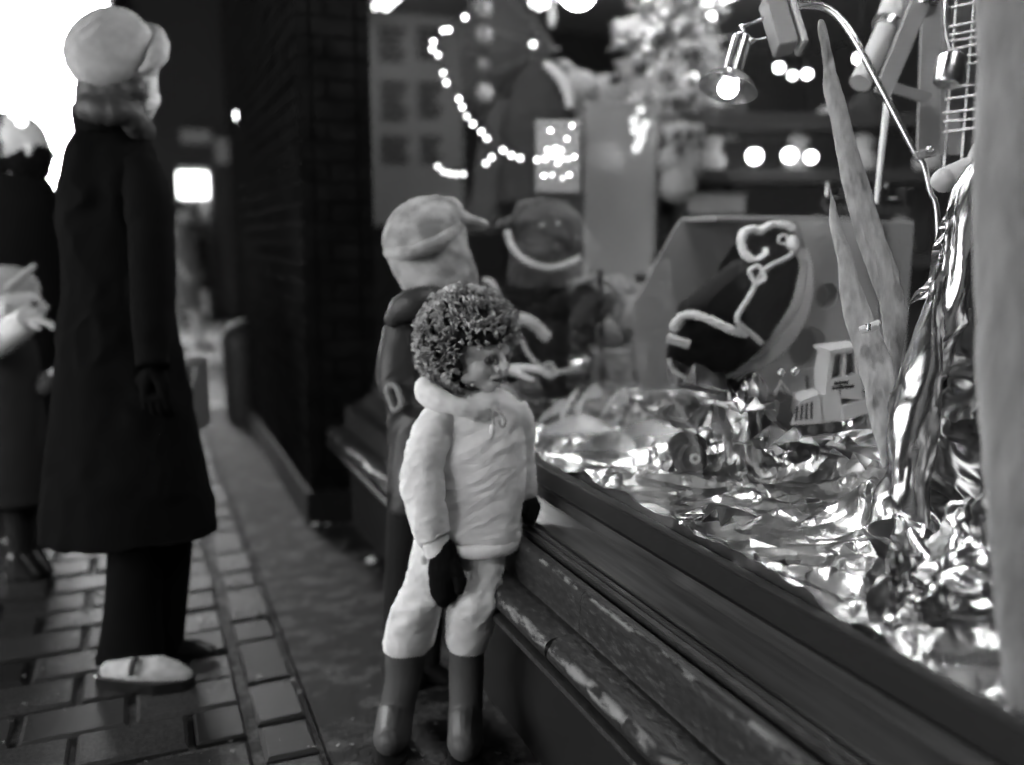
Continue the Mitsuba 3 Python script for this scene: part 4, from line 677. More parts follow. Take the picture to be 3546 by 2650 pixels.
# ------------------------------------------------------------------ foil over the display floor
MOUND = [((1.364, 1.837, 0.747), 0.15, 0.11), ((1.47, 1.793, 0.747), 0.06, 0.10), ((1.503, 1.663, 0.704), 0.045, 0.12), ((1.445, 1.469, 0.713), 0.055, 0.09), ((1.296, 1.955, 0.63), 0.09, 0.10), ((1.325, 2.215, 0.617), 0.05, 0.12), ((1.24, 1.165, 0.681), 0.07, 0.07), ((1.289, 2.558, 0.618), 0.04, 0.10), ((1.76, 1.648, 0.917), 0.17, 0.16)]
def foil_height(p):
    x, y = p[:, 0], p[:, 1]; h = np.zeros(len(p))
    for c, a, s in MOUND: h = np.maximum(h, a * np.exp(-((x - c[0]) ** 2 + (y - c[1]) ** 2) / (2 * s * s)))
    q = np.c_[x, y, x * 0]
    on = np.clip(h * 9, 0, 1)
    z = crumple(p, 5, ((0.20, 0.040), (0.080, 0.030), (0.030, 0.016))) - 0.018 + h + on * (crumple(p, 8, ((0.15, 0.12), (0.075, 0.07), (0.035, 0.018)), 0.08) - 0.08)
    return 0.589 + np.maximum(z * (0.9 + 0.1 * np.clip((x - 0.878) / 0.03, 0, 1)), -0.003)
def grid(xs, ys):
    n, m = len(xs), len(ys); i, j = np.meshgrid(np.arange(n - 1), np.arange(m - 1), indexing='ij'); a = i * m + j
    q = np.stack([a, a + m, a + m + 1, a + 1], -1).reshape(-1, 4)
    return np.stack(np.meshgrid(xs, ys, indexing='ij'), -1).reshape(-1, 2), np.vstack([q[:, [0, 1, 2]], q[:, [0, 2, 3]]])
pp, ff = grid(np.linspace(0.879, 2.44, 390), np.linspace(0.3, 3.58, 820))
single('foil_sheet', trimesh.Trimesh(np.c_[pp, foil_height(pp)], ff, process=False), 'foil', 'crumpled silver foil spread in heaps over the display floor', 'foil')
def fan(c, a0, a1, R0, n, lift, seed):
    """a pleated foil fan: radial folds opening from a pinched point, standing up from the heap"""
    r = np.random.default_rng(seed); c = np.asarray(c, float); v, f_ = [], []
    an_ = np.sort(np.linspace(a0, a1, n) + r.uniform(-0.06, 0.06, n)); k = 5
    for i, q in enumerate(an_):
        R_ = R0 * r.uniform(0.7, 1.15); up = lift * r.uniform(0.5, 1.2)
        for s in np.linspace(0.06, 1, k):
            v.append(c + V(math.cos(q) * R_ * s, math.sin(q) * R_ * s, up * s * (1.35 - 0.5 * s) + (0.013 if i % 2 else -0.008) * s ** 0.7 * R0 / 0.12 + r.uniform(-0.002, 0.002)))
    for i in range(n - 1):
        for j in range(k - 1): a = i * k + j; f_ += [[a, a + 1, a + k + 1], [a, a + k + 1, a + k]]
    return trimesh.Trimesh(v, f_, process=False)
for i, (c_, a_, w_, R_, n_, lf) in enumerate([((1.347, 1.58, 0.673), -1.9, 2.0, .15, 13, .05), ((1.375, 1.461, 0.69), -2.0, 1.7, .13, 11, .05), ((1.292, 1.72, 0.721), -2.4, 1.9, .13, 11, .05), ((1.216, 1.775, 0.666), -2.6, 1.8, .11, 9, .05), ((1.287, 1.279, 0.691), -2.4, 1.8, .12, 11, .05), ((1.323, 1.8, 0.75), 2.6, 1.6, .12, 9, .07), ((1.276, 1.531, 0.664), -2.8, 1.5, .11, 9, .035), ((1.257, 2.029, 0.65), -2.4, 2.0, .12, 9, .05), ((1.031, 1.306, 0.614), -2.9, 1.4, .14, 8, .03), ((1.02, 1.098, 0.59), 2.9, 1.5, .12, 8, .025)]):
    part('foil_sheet', 'pleated_fold', fan(c_, a_ - w_ / 2, a_ + w_ / 2, R_, n_, lf, 60 + i), 'foil')
def sheet(corners, n, amp, seed):
    """crumpled foil between four corners"""
    c = np.array(corners, float); s, f = grid(np.linspace(0, 1, 60), np.linspace(0, 1, 60)); a, b_ = s[:, :1], s[:, 1:]
    p = (1 - a) * (1 - b_) * c[0] + a * (1 - b_) * c[1] + a * b_ * c[2] + (1 - a) * b_ * c[3]
    lx, ly = np.linalg.norm(c[1] - c[0]), np.linalg.norm(c[3] - c[0]); nrm = unit(np.cross(c[1] - c[0], c[3] - c[0])); q = s * [lx, ly]
    d = (crumple(q, seed, ((0.12, 0.05), (0.06, 0.03), (0.025, 0.008)), 0.03) - 0.035) * amp / 0.022
    e = np.stack([meshkit.fbm(np.c_[q * 14, q[:, :1] * 0 + k], 3, seed + k) - 0.5 for k in range(3)], 1) * 0.05
    return trimesh.Trimesh(p + d[:, None] * nrm + e, f, process=False)
def foil_tube(path, rad, seed, fine=90, sides=40, rough=0.3):
    t = tube(path, rad, sides, fine=fine); n = len(t.vertices) - 2
    ring = t.vertices[:n].reshape(fine, sides, 3); c = ring.mean(1); L = np.r_[0, np.cumsum(np.linalg.norm(np.diff(c, axis=0), axis=1))]
    rr = np.linalg.norm(ring - c[:, None], axis=2); ang = np.arange(sides) * 2 * np.pi / sides
    q = np.stack(np.meshgrid(L * 0.45, ang * rr.mean(), indexing='ij'), -1).reshape(-1, 2)
    d = crumple(q, seed, ((0.06, 0.030), (0.028, 0.014), (0.012, 0.004)), 0.02).reshape(fine, sides); d -= d.mean()
    d[:, -3:] = d[:, -3:] * [0.75, 0.5, 0.25] + d[:, :1] * [0.25, 0.5, 0.75]
    k = 1 + d / np.maximum(rr, 0.006) * rough * 3.2
    t.vertices[:n] = (c[:, None] + (ring - c[:, None]) * np.clip(k, 0.45, 1.9)[..., None]).reshape(-1, 3)
    return t
fp = thing('foil_branch', 'tall branch wrapped in crumpled silver foil beside the tree trunk', 'branch')
part(fp, 'stem', foil_tube([(1.331, 1.118, 1.263), (1.291, 1.122, 1.194), (1.265, 1.12, 1.118), (1.238, 1.116, 1.027), (1.203, 1.111, 0.913), (1.174, 1.104, 0.807), (1.156, 1.096, 0.716), (1.132, 1.072, 0.646)], [.026, .036, .032, .024, .034, .034, .030, .040], 5), 'foil', 40)
part(fp, 'side_fold', sheet([(1.279, 1.148, 1.188), (1.293, 1.118, 1.172), (1.241, 1.136, 1.026), (1.213, 1.155, 1.006)], 60, 0.012, 4), 'foil', 40)
part(fp, 'side_fold', sheet([(1.262, 1.095, 1.028), (1.268, 1.084, 1.044), (1.19, 1.091, 0.832), (1.157, 1.101, 0.809)], 70, 0.014, 9), 'foil', 40)
fs = thing('foil_curtain', 'upright crumpled foil hanging between the foil branch and the tree trunk', 'foil')
part(fs, 'sheet', sheet([(1.331, 1.2, 0.979), (1.266, 1.05, 1.03), (1.218, 0.984, 0.849), (1.261, 1.153, 0.79)], 110, 0.030, 22), 'foil_painted_dark', 40)
part(fs, 'sheet', sheet([(1.278, 1.172, 0.81), (1.219, 0.988, 0.877), (1.109, 0.872, 0.697), (1.17, 1.08, 0.655)], 130, 0.035, 27), 'foil_painted_dark', 40, label='hanging foil with dark reflections put into its colour')
fh = thing('foil_bunch', 'large bunched foil twist at the foot of the foil branch', 'foil')
part(fh, 'fold', sheet([(1.097, 1.059, 0.674), (1.117, 1.016, 0.665), (0.975, 0.903, 0.623), (0.883, 0.872, 0.603)], 60, 0.016, 31), 'foil', 40)
part(fh, 'fold', sheet([(1.114, 1.052, 0.678), (1.098, 0.927, 0.674), (1.012, 0.859, 0.648), (0.899, 0.876, 0.598)], 110, 0.03, 34), 'foil_painted_dark', 40, label='fold in the middle of the bunch with dark reflections put into its colour')
part(fh, 'fold', sheet([(1.08, 0.985, 0.65), (1.105, 0.88, 0.736), (1.02, 0.791, 0.653), (0.958, 0.853, 0.606)], 120, 0.03, 37), 'foil', 40)
part(fh, 'spike', foil_tube([(1.053, 0.98, 0.685), (1.017, 0.88, 0.653), (1.016, 0.816, 0.663)], [.010, .016, .006], 38, 12, 7), 'foil', 40)
part(fh, 'spike', foil_tube([(0.991, 0.899, 0.636), (1.046, 0.892, 0.668), (1.083, 0.874, 0.713)], [.014, .014, .004], 39, 12, 7), 'foil', 40)
fw = thing('ribbon_bow', 'bow of bright white curled ribbon petals lying on the foil beside the near child', 'ribbon bow')
for i, (a_, b_, c_) in enumerate([((1.043, 2.164, 0.603), (1.072, 2.183, 0.655), (1.103, 2.203, 0.655)), ((1.106, 2.193, 0.605), (1.133, 2.213, 0.658), (1.192, 2.221, 0.652)), ((1.142, 2.125, 0.609), (1.204, 2.162, 0.655), (1.226, 2.148, 0.63)), ((0.959, 2.088, 0.594), (1.036, 2.08, 0.607), (1.126, 2.017, 0.582)), ((0.957, 1.921, 0.572), (1.031, 1.916, 0.595), (1.084, 1.849, 0.588)), ((0.964, 2.143, 0.607), (1.003, 2.153, 0.633), (1.052, 2.156, 0.642)), ((1.042, 1.89, 0.6), (1.127, 1.902, 0.616), (1.2, 1.828, 0.619))]):
    p_ = CubicSpline([0, .5, 1], np.array([a_, b_, c_]))(np.linspace(0, 1, 12)); wv = np.outer(np.sin(np.linspace(0.25, 2.9, 12)), unit(V(0.3, -0.5, 0.75))) * 0.040; p_ = p_ + V(0, 0, 0.035)
    v_ = np.stack([p_ - wv, p_ + wv * 0.2 + V(0, 0, .006), p_ + wv], 1).reshape(-1, 3); f_ = []
    for j in range(11):
        for m_ in range(2): q = j * 3 + m_; f_ += [[q, q + 1, q + 4], [q, q + 4, q + 3]]
    part(fw, 'petal', trimesh.Trimesh(v_, f_, process=False), 'satin_white', True)

# ------------------------------------------------------------------ bark trunk and stakes
tk = thing('tree_trunk', 'thick blurred bark trunk standing just inside the glass at the right edge', 'tree trunk')
tt = loft([((1.033, 0.926, 1.534), (1.206, 0.854, 1.534), 0.5), ((1.022, 0.901, 1.424), (1.189, 0.831, 1.424), 0.5), ((0.976, 0.836, 1.13), (1.141, 0.768, 1.13), 0.5), ((0.94, 0.77, 0.851), (1.084, 0.711, 0.851), 0.5), ((0.913, 0.703, 0.646), (1.021, 0.658, 0.646), 0.45), ((0.898, 0.671, 0.587), (0.993, 0.632, 0.587), 0.4)], 60, 120)
part(tk, 'bark', creases(rumple(tt, 0.006, 14, 3, (1, 1, 0.2)), 0.003, 40, 4, (1, 1, 0.15)), 'trunk_bark', True)
part(tk, 'branch_stub', rumple(tube([(0.988, 0.829, 1.119), (0.982, 0.81, 1.085), (0.985, 0.801, 1.074), (0.971, 0.792, 1.052)], [0.004, 0.009, 0.014, 0.006], 10, fine=14), 0.003, 40), 'interior_dark', True)
def stake(rows, label, seed):
    m = loft(rows, 40, 90, 2.6)
    m = creases(rumple(m, 0.003, 30, seed, (1, 1, 0.25)), 0.002, 70, seed + 1, (1, 1, 0.12))
    return single('bark_stake', m, 'stake_bark', label, 'stake', True)
stake([((1.217, 1.429, 1.528), (1.223, 1.427, 1.528), 0.6), ((1.214, 1.428, 1.514), (1.229, 1.422, 1.514), 0.5), ((1.219, 1.414, 1.445), (1.239, 1.406, 1.445), 0.4), ((1.211, 1.397, 1.392), (1.242, 1.385, 1.392), 0.4), ((1.215, 1.37, 1.306), (1.249, 1.356, 1.306), 0.38), ((1.219, 1.343, 1.22), (1.263, 1.325, 1.22), 0.36), ((1.227, 1.314, 1.135), (1.271, 1.296, 1.135), 0.36), ((1.24, 1.285, 1.06), (1.285, 1.266, 1.06), 0.36), ((1.246, 1.261, 0.998), (1.286, 1.244, 0.998), 0.36), ((1.242, 1.243, 0.945), (1.273, 1.229, 0.945), 0.4), ((1.236, 1.224, 0.889), (1.254, 1.217, 0.889), 0.4), ((1.24, 1.217, 0.856), (1.246, 1.214, 0.856), 0.5)], 'tallest pointed bark stake rising in front of the grey panel', 3)
stake([((1.171, 1.33, 1.225), (1.175, 1.329, 1.225), 0.6), ((1.172, 1.325, 1.193), (1.178, 1.322, 1.193), 0.5), ((1.17, 1.32, 1.16), (1.185, 1.314, 1.16), 0.4), ((1.163, 1.291, 1.102), (1.187, 1.281, 1.102), 0.4), ((1.158, 1.272, 1.045), (1.19, 1.259, 1.045), 0.38), ((1.154, 1.255, 0.997), (1.197, 1.237, 0.997), 0.36), ((1.157, 1.234, 0.945), (1.206, 1.213, 0.945), 0.34), ((1.159, 1.214, 0.902), (1.213, 1.192, 0.902), 0.34), ((1.159, 1.197, 0.864), (1.205, 1.178, 0.864), 0.34), ((1.157, 1.179, 0.818), (1.188, 1.166, 0.818), 0.36), ((1.159, 1.16, 0.773), (1.175, 1.153, 0.773), 0.4), ((1.165, 1.15, 0.734), (1.171, 1.148, 0.734), 0.5)], 'shorter pointed bark stake clipped to the taller one', 8)
cpn = thing('clothes_peg', 'pale clothes peg clipping the two bark stakes together', 'peg')
part(cpn, 'jaw', obox((1.162, 1.198, 0.974), (0.018, 0.0035, 0.004), np.array((1.17, 1.19, 0.978)) - np.array((1.154, 1.206, 0.968)), None, 0.001), 'white_trim')
part(cpn, 'jaw', obox((1.16, 1.195, 0.968), (0.016, 0.003, 0.004), np.array((1.17, 1.189, 0.972)) - np.array((1.154, 1.205, 0.964)), None, 0.001), 'plastic_pale')
part(cpn, 'spring', tube([(1.149, 1.188, 0.978), (1.148, 1.186, 0.967)], 0.004, 8), 'chrome', True)

# ------------------------------------------------------------------ the grey panel with its round opening, holes and ribbed end
pn = thing('card_panel', 'grey card panel with a large round opening, two round holes and a ribbed end', 'panel')
PNrm = unit(-FD * 0.97 + RT * 0.24); PA = unit(np.cross([0, 0, 1], PNrm)) * 1.0
if PA @ RT < 0: PA = -PA
PC = np.array((1.648, 1.899, 0.961)); K_ = 0.001221
from shapely.geometry import Polygon, Point
pt = lambda u, v: ((u - 1760) * K_, (650 - v) * K_)
poly = Polygon([pt(1545, 480), pt(1915, 480), pt(1915, 850), pt(1545, 850)]).difference(Point(*pt(1532, 588)).buffer(206 * K_, 48)).difference(Point(*pt(1790, 640)).buffer(28 * K_, 24)).difference(Point(*pt(1750, 752)).buffer(46 * K_, 32))
poly = max(getattr(poly, 'geoms', [poly]), key=lambda g_: g_.area)
ex = trimesh.creation.extrude_polygon(poly, 0.05, engine='earcut'); ev = ex.vertices.copy()
ex.vertices = PC + ev[:, :1] * PA + ev[:, 1:2] * V(0, 0, 1) - ev[:, 2:3] * PNrm
if ex.volume < 0: ex.invert()
part(pn, 'sheet', ex, 'panel_grey')
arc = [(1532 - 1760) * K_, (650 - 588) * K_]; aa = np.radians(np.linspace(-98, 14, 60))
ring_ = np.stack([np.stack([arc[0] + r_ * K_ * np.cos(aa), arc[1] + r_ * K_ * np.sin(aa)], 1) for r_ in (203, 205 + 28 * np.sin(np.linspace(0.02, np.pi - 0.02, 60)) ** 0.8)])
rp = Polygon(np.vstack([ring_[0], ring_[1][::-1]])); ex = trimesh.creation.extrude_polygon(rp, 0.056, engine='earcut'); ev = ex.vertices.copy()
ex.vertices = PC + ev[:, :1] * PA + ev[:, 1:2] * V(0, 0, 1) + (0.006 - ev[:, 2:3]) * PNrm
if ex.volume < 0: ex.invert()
part(pn, 'rim', ex, 'painted_rim_light', label='curved rim of the round opening, its lit edge put into the pale colour')
for i in range(10):
    c = PC + PA * (1920 - 1760 + i * 9.2) * K_ + V(0, 0, (650 - 655) * K_) - PNrm * 0.02
    part(pn, 'rib', tube([c - V(0, 0, 0.235), c + V(0, 0, 0.215)], 0.0052, 8), 'card_grey', True)
bpoly = Polygon([pt(1532, 484), pt(1905, 484), pt(1905, 850), pt(1452, 850), pt(1432, 760), pt(1436, 660), pt(1480, 575)])
ex = trimesh.creation.extrude_polygon(bpoly, 0.012, engine='earcut'); ev = ex.vertices.copy()
ex.vertices = PC + ev[:, :1] * PA * 1.07 + ev[:, 1:2] * V(0, 0, 1) * 1.05 - (0.20 + ev[:, 2:3]) * PNrm
if ex.volume < 0: ex.invert()
part(pn, 'back', ex, 'mid_grey', label='rear card sheet with a slanting left edge')
part(pn, 'top_rail', obox(PC + PA * (-42 * K_) + V(0, 0, (650 - 476) * K_) - PNrm * 0.12, (0.235, 0.11, 0.007), PA, -PNrm, 0.003), 'mid_grey')

def doll(label, head, trims, belt, buckle, torso, legs, cuff, boots, dark='black_wool', trim='white_trim'):
    k = thing('doll', label, 'doll')
    H, HRr = head
    fdir_ = unit(RT * 0.75 - FD * 0.6 + V(0, 0, 0.15)); hs, at = head_solids(H, HRr * 0.8, fdir_)
    scene[k] = ply(skeleton(chain(*torso) + [(torso[0], (np.array(H), HRr * 0.5))], hs, 0.010, 4), 'skin', True)
    face_parts(k, at, HRr * 0.8, False)
    part(k, 'suit', rumple(skeleton([((np.array(a[0]), a[1] * 1.08), (np.array(b_[0]), b_[1] * 1.08)) for a, b_ in chain(*torso) + chain(*legs)], (), 0.012, 5), 0.003, 20), dark, True)
    for i, (path, r_) in enumerate(trims): part(k, 'fur_trim', rumple(rumple(tube(path, r_, 16, fine=70), 0.003, 50, i), 0.0035, 130, i + 7), trim, True)
    part(k, 'belt', tube(belt, 0.0075, 10, fine=40), 'plastic_pale', True)
    bc_ = np.array(buckle); A_ = unit(RT * 0.85 + V(0, 0, 0.5)); B_ = unit(np.cross(A_, FD))
    part(k, 'buckle', tube([bc_ + A_ * a_ + B_ * b__ for a_, b__ in ((-0.011, -0.019), (0.011, -0.019), (0.014, -0.015), (0.014, 0.015), (0.011, 0.019), (-0.011, 0.019), (-0.014, 0.015), (-0.014, -0.015))], 0.0055, 8, closed=True), 'white_trim', 30)
    for path, r_ in cuff: part(k, 'cuff', tube(path, r_, 10, fine=12), 'plastic_pale', True)
    part(k, 'boots', skeleton(chain(*boots), (), 0.012, 4), 'black_gloss', True)
    return k
d1 = doll('seated doll in dark suit with pale fur trims and buckled belt inside the round opening', ((1.495, 1.889, 1.106), 0.036),
     [([(1.431, 1.86, 1.138), (1.402, 1.862, 1.144), (1.382, 1.862, 1.127), (1.381, 1.857, 1.098), (1.399, 1.846, 1.073), (1.423, 1.836, 1.075), (1.441, 1.843, 1.095)], 0.011), ([(1.431, 1.86, 1.136), (1.455, 1.853, 1.154), (1.485, 1.841, 1.158), (1.511, 1.834, 1.147)], 0.010), ([(1.192, 1.859, 0.906), (1.195, 1.845, 0.931), (1.217, 1.828, 0.943), (1.252, 1.806, 0.933), (1.295, 1.79, 0.913), (1.346, 1.783, 0.896)], 0.0105)],
     [(1.491, 1.805, 1.086), (1.436, 1.791, 1.065), (1.382, 1.776, 1.041), (1.344, 1.772, 0.987), (1.312, 1.772, 0.942), (1.323, 1.768, 0.916), (1.379, 1.765, 0.874)], (1.36, 1.768, 1.038),
     [((1.476, 1.875, 1.048), 0.0702), ((1.439, 1.87, 0.991), 0.0838), ((1.364, 1.887, 0.911), 0.1001)], [((1.364, 1.887, 0.911), 0.0978), ((1.323, 1.875, 0.867), 0.0808), ((1.267, 1.882, 0.836), 0.0643)],
     [([(1.165, 1.845, 0.888), (1.189, 1.834, 0.88), (1.213, 1.822, 0.871)], 0.0125), ([(1.172, 1.845, 0.838), (1.182, 1.835, 0.808), (1.22, 1.816, 0.786)], 0.006)], [((1.262, 1.883, 0.828), 0.0551), ((1.227, 1.87, 0.797), 0.0387), ((1.295, 1.838, 0.778), 0.0342)])
part(d1, 'hood', rumple(skeleton(chain(((1.515, 1.875, 1.108), 0.0422), ((1.487, 1.903, 1.106), 0.0495), ((1.441, 1.916, 1.071), 0.0519), ((1.412, 1.922, 1.036), 0.0472)), (), 0.01, 5), 0.003, 20), 'black_wool', True)
part(d1, 'arm', rumple(skeleton(chain(((1.391, 1.874, 1.027), 0.0462), ((1.324, 1.883, 0.982), 0.0391), ((1.252, 1.885, 0.949), 0.0296)), (), 0.01, 5), 0.004, 16), 'dark_wool', True)
part(d1, 'beard', rumple(ball((1.51, 1.828, 1.106), 0.017, 3, (1, 1, 1.5)), 0.004, 60), 'white_trim', True)
part(d1, 'eye_ring', tube([np.array((1.485, 1.835, 1.12)) + 0.012 * (math.cos(q) * RT + math.sin(q) * V(0, 0, 1)) for q in np.arange(12) * np.pi / 6], 0.004, 8, closed=True), 'white_trim', True)
d2 = doll('dark doll with pale fur trims sitting behind the shaggy woolly hat', ((1.199, 2.626, 1.117), 0.075),
     [([(1.066, 2.609, 1.145), (1.069, 2.578, 1.096), (1.101, 2.546, 1.056), (1.151, 2.512, 1.038), (1.21, 2.499, 1.043), (1.264, 2.514, 1.066)], 0.011), ([(1.019, 2.41, 0.892), (1.045, 2.388, 0.887), (1.068, 2.374, 0.864), (1.091, 2.371, 0.839)], 0.017), ([(0.967, 2.559, 0.999), (0.986, 2.539, 0.988), (1.003, 2.536, 0.952)], 0.010)],
     [(1.039, 2.435, 0.828), (1.044, 2.405, 0.794), (1.065, 2.379, 0.76), (1.095, 2.353, 0.742), (1.146, 2.343, 0.744), (1.204, 2.355, 0.759)], (1.09, 2.35, 0.746),
     [((1.173, 2.613, 0.98), 0.0848), ((1.143, 2.599, 0.887), 0.1078), ((1.126, 2.576, 0.773), 0.1161)], [((1.126, 2.576, 0.773), 0.1132), ((1.13, 2.532, 0.72), 0.0862), ((1.165, 2.47, 0.698), 0.0566)],
     [([(1.195, 2.338, 0.767), (1.208, 2.334, 0.779)], 0.012)], [((1.152, 2.476, 0.705), 0.0481), ((1.202, 2.433, 0.701), 0.0365), ((1.228, 2.414, 0.713), 0.0280)], trim='card_grey')

part(d2, 'hood', rumple(ball((1.176, 2.585, 1.138), 0.095, 3), 0.004, 14), 'dark_wool', True)
for u_ in ((1.131, 2.498, 1.162), (1.176, 2.48, 1.166)): part(d2, 'painted_glint', ball(u_, 0.008, 2), 'chrome', True)  # chrome dots put in for two glints
# ------------------------------------------------------------------ chrome display lamp with its box and bent tube
lp = thing('display_lamp', 'lit chrome lamp with shallow shade on a box and bent chrome tube', 'lamp')
la, lb_ = np.array((1.241, 1.698, 1.553)), np.array((1.209, 1.686, 1.472)); ax_ = unit(lb_ - la)
part(lp, 'socket', lathe([(0, -0.002), (0.019, 0), (0.021, 0.004), (0.021, np.linalg.norm(lb_ - la)), (0.0, np.linalg.norm(lb_ - la) + 0.001)], la, ax_, 28), 'chrome', 30)
part(lp, 'shade', lathe([(0.018, -0.004), (0.030, 0.002), (0.050, 0.016), (0.064, 0.036), (0.062, 0.037), (0.048, 0.019), (0.028, 0.006), (0.018, 0.0)], lb_, ax_, 40), 'chrome', 30)
q_ = lb_ + ax_ * 0.034; s_ = trimesh.creation.icosphere(subdivisions=3, radius=0.022); s_.apply_translation(q_)
scene[lp + '__bulb'] = ply(s_, 'light_grey', True, emitter=emit(30.0, 0.6))
bx_ = np.array((1.314, 1.672, 1.58)); la2 = unit(np.array((1.321, 1.648, 1.521)) - np.array((1.311, 1.693, 1.634)))
part(lp, 'box', obox(bx_, (0.062, 0.022, 0.03), la2, np.cross(la2, FD), 0.003), 'mid_grey', 20)
part(lp, 'box_flange', obox(bx_ + 0.034 * unit(np.cross(FD, la2)) * (1 if np.cross(FD, la2) @ RT > 0 else -1), (0.068, 0.006, 0.034), la2, np.cross(la2, FD), 0.002), 'card_grey', 20)
part(lp, 'bracket', tube([(1.236, 1.703, 1.576), (1.246, 1.688, 1.576), (1.269, 1.68, 1.586), (1.277, 1.678, 1.59)], 0.0038, 8, fine=14), 'chrome', True)
part(lp, 'bracket', tube([(1.241, 1.684, 1.539), (1.256, 1.679, 1.543), (1.281, 1.669, 1.548)], 0.003, 8), 'chrome', True)
part(lp, 'hook', tube([(1.24, 1.698, 1.555), (1.24, 1.694, 1.565), (1.236, 1.703, 1.576)], 0.004, 8, fine=10), 'chrome', True)
for c_ in ((1.249, 1.676, 1.541), (1.233, 1.683, 1.545)): part(lp, 'screw', ball(c_, 0.007, 2), 'chrome', True)
part(lp, 'tube', tube([(1.347, 1.654, 1.617), (1.361, 1.637, 1.616), (1.381, 1.617, 1.61), (1.401, 1.594, 1.59), (1.415, 1.571, 1.557), (1.434, 1.543, 1.501), (1.465, 1.504, 1.411), (1.489, 1.47, 1.336), (1.507, 1.448, 1.283)], [.0085, .0085, .0085, .0080, .0075, .0070, .0065, .0065, .0060], 12, fine=60), 'chrome', True)
part(lp, 'clamp', obox((1.516, 1.441, 1.295), (0.020, 0.011, 0.010), RT + V(0, 0, 0.25), None, 0.003), 'mid_grey', 20)
part(lp, 'clamp_screw', ball((1.514, 1.427, 1.303), 0.008, 2), 'chrome', True)
part(lp, 'stem', tube([(1.507, 1.448, 1.283), (1.516, 1.434, 1.255), (1.524, 1.424, 1.212), (1.532, 1.414, 1.175), (1.543, 1.402, 1.004), (1.554, 1.376, 0.752)], 0.006, 10, fine=30), 'chrome', True)

# ------------------------------------------------------------------ toy telescope on its flat-legged tripod, wire tower
ts = thing('toy_telescope', 'pale toy telescope on a tripod of flat grey legs behind the bent tube', 'toy telescope')
part(ts, 'barrel', tube([(1.826, 1.823, 1.779), (1.765, 1.8, 1.691), (1.729, 1.784, 1.636)], 0.034, 20), 'light_grey', 40)
part(ts, 'eyepiece', tube([(1.729, 1.784, 1.636), (1.666, 1.762, 1.546), (1.62, 1.749, 1.488)], 0.026, 20), 'plastic_pale', 40)
part(ts, 'ring', tube([(1.733, 1.784, 1.646), (1.725, 1.784, 1.628)], 0.037, 20), 'chrome', 40)
def leg(a_, b_, w0, w1, t_=0.012):
    a_, b_ = np.array(a_), np.array(b_); d_ = unit(b_ - a_); s_ = unit(np.cross(d_, FD))
    return trimesh.convex.convex_hull(np.array([p + s_ * q + FD * f for p, w_ in ((a_, w0), (b_, w1)) for q in (-w_, w_) for f in (-t_ / 2, t_ / 2)]))
part(ts, 'leg', leg((1.742, 1.698, 1.676), (1.612, 1.669, 1.45), 0.022, 0.019), 'mid_grey')
part(ts, 'leg', leg((1.79, 1.716, 1.706), (1.735, 1.64, 1.322), 0.022, 0.026), 'mid_grey')
part(ts, 'leg', leg((1.828, 1.734, 1.714), (1.812, 1.652, 1.32), 0.020, 0.034), 'card_grey')
part(ts, 'cross_tie', leg((1.653, 1.677, 1.469), (1.756, 1.664, 1.447), 0.012, 0.012), 'mid_grey')
part(ts, 'white_rod', tube([(1.609, 1.646, 1.439), (1.582, 1.627, 1.326), (1.555, 1.606, 1.201)], [0.0085, 0.0075, 0.0055], 12), 'white_trim', True)
part(ts, 'hub', lathe([(0, -0.01), (0.03, -0.01), (0.03, 0.02), (0, 0.02)], (1.76, 1.702, 1.679)), 'chrome', 30)
wt = thing('wire_tower', 'tall frame of stacked bright wires right of the telescope tripod', 'wire frame')
for v_, a_, b_ in ((4, 0, 0), (18, 1, 0), (62, 0, 1), (76, 1, 0), (92, 0, 0), (108, 1, 1), (128, 0, 0), (148, 0, 1), (190, 0, 0), (215, 0, 1), (240, 1, 0), (262, 0, 0), (285, 0, 1)):
    z_ = np.array((1.78, 1.659, 1.671))[2] - v_ * 0.00106; p_ = np.array((1.77, 1.636, 1.511)); q_ = np.array((1.808, 1.53, 1.497))
    part(wt, 'cross_wire', tube([(p_[0], p_[1], z_ - 0.004 * a_), (q_[0], q_[1], z_ + 0.006 * b_)], 0.0028, 6), 'chrome', True)
for u_ in (0.1, 0.45, 0.8):
    p_ = np.array((1.779, 1.644, 1.513)) * (1 - u_) + np.array((1.817, 1.538, 1.498)) * u_
    part(wt, 'upright_wire', tube([(p_[0], p_[1], 1.70), (p_[0], p_[1], 1.28)], 0.0032, 6), 'chrome', True)
part(wt, 'backing', obox(np.array((1.88, 1.651, 1.479)), (0.065, 0.22, 0.01), RT, V(0, 0, 1)), 'charcoal')
tn = thing('shiny_tin', 'shiny round tin hanging in front of the wire frame', 'tin')
c_ = np.array((1.693, 1.555, 1.491))
part(tn, 'can', lathe([(0, -0.034), (0.026, -0.034), (0.031, -0.028), (0.031, 0.028), (0.026, 0.034), (0, 0.034)], c_, V(0.25, 0.1, 1), 28), 'chrome', 40)
part(tn, 'hanger', tube([c_ + V(0, 0, 0.034), np.array((1.694, 1.563, 1.543)), np.array((1.689, 1.572, 1.584)), np.array((1.695, 1.582, 1.655))], 0.0028, 6, fine=16), 'chrome', True)
pl = thing('plush_arm_toy', 'pale plush toy whose rounded arm reaches out behind the foil branch', 'plush toy')
part(pl, 'arm', rumple(tube([(1.482, 1.358, 1.237), (1.502, 1.35, 1.244), (1.535, 1.339, 1.255), (1.596, 1.338, 1.273)], [0.020, 0.026, 0.028, 0.034], 18, fine=24), 0.002, 60), 'pale_plush', True)
part(pl, 'paw', rumple(ball((1.483, 1.357, 1.236), 0.0245, 3), 0.002, 60), 'pale_plush', True)
part(pl, 'body', rumple(ball((1.684, 1.367, 1.269), 0.09, 3), 0.004, 40), 'pale_plush', True)

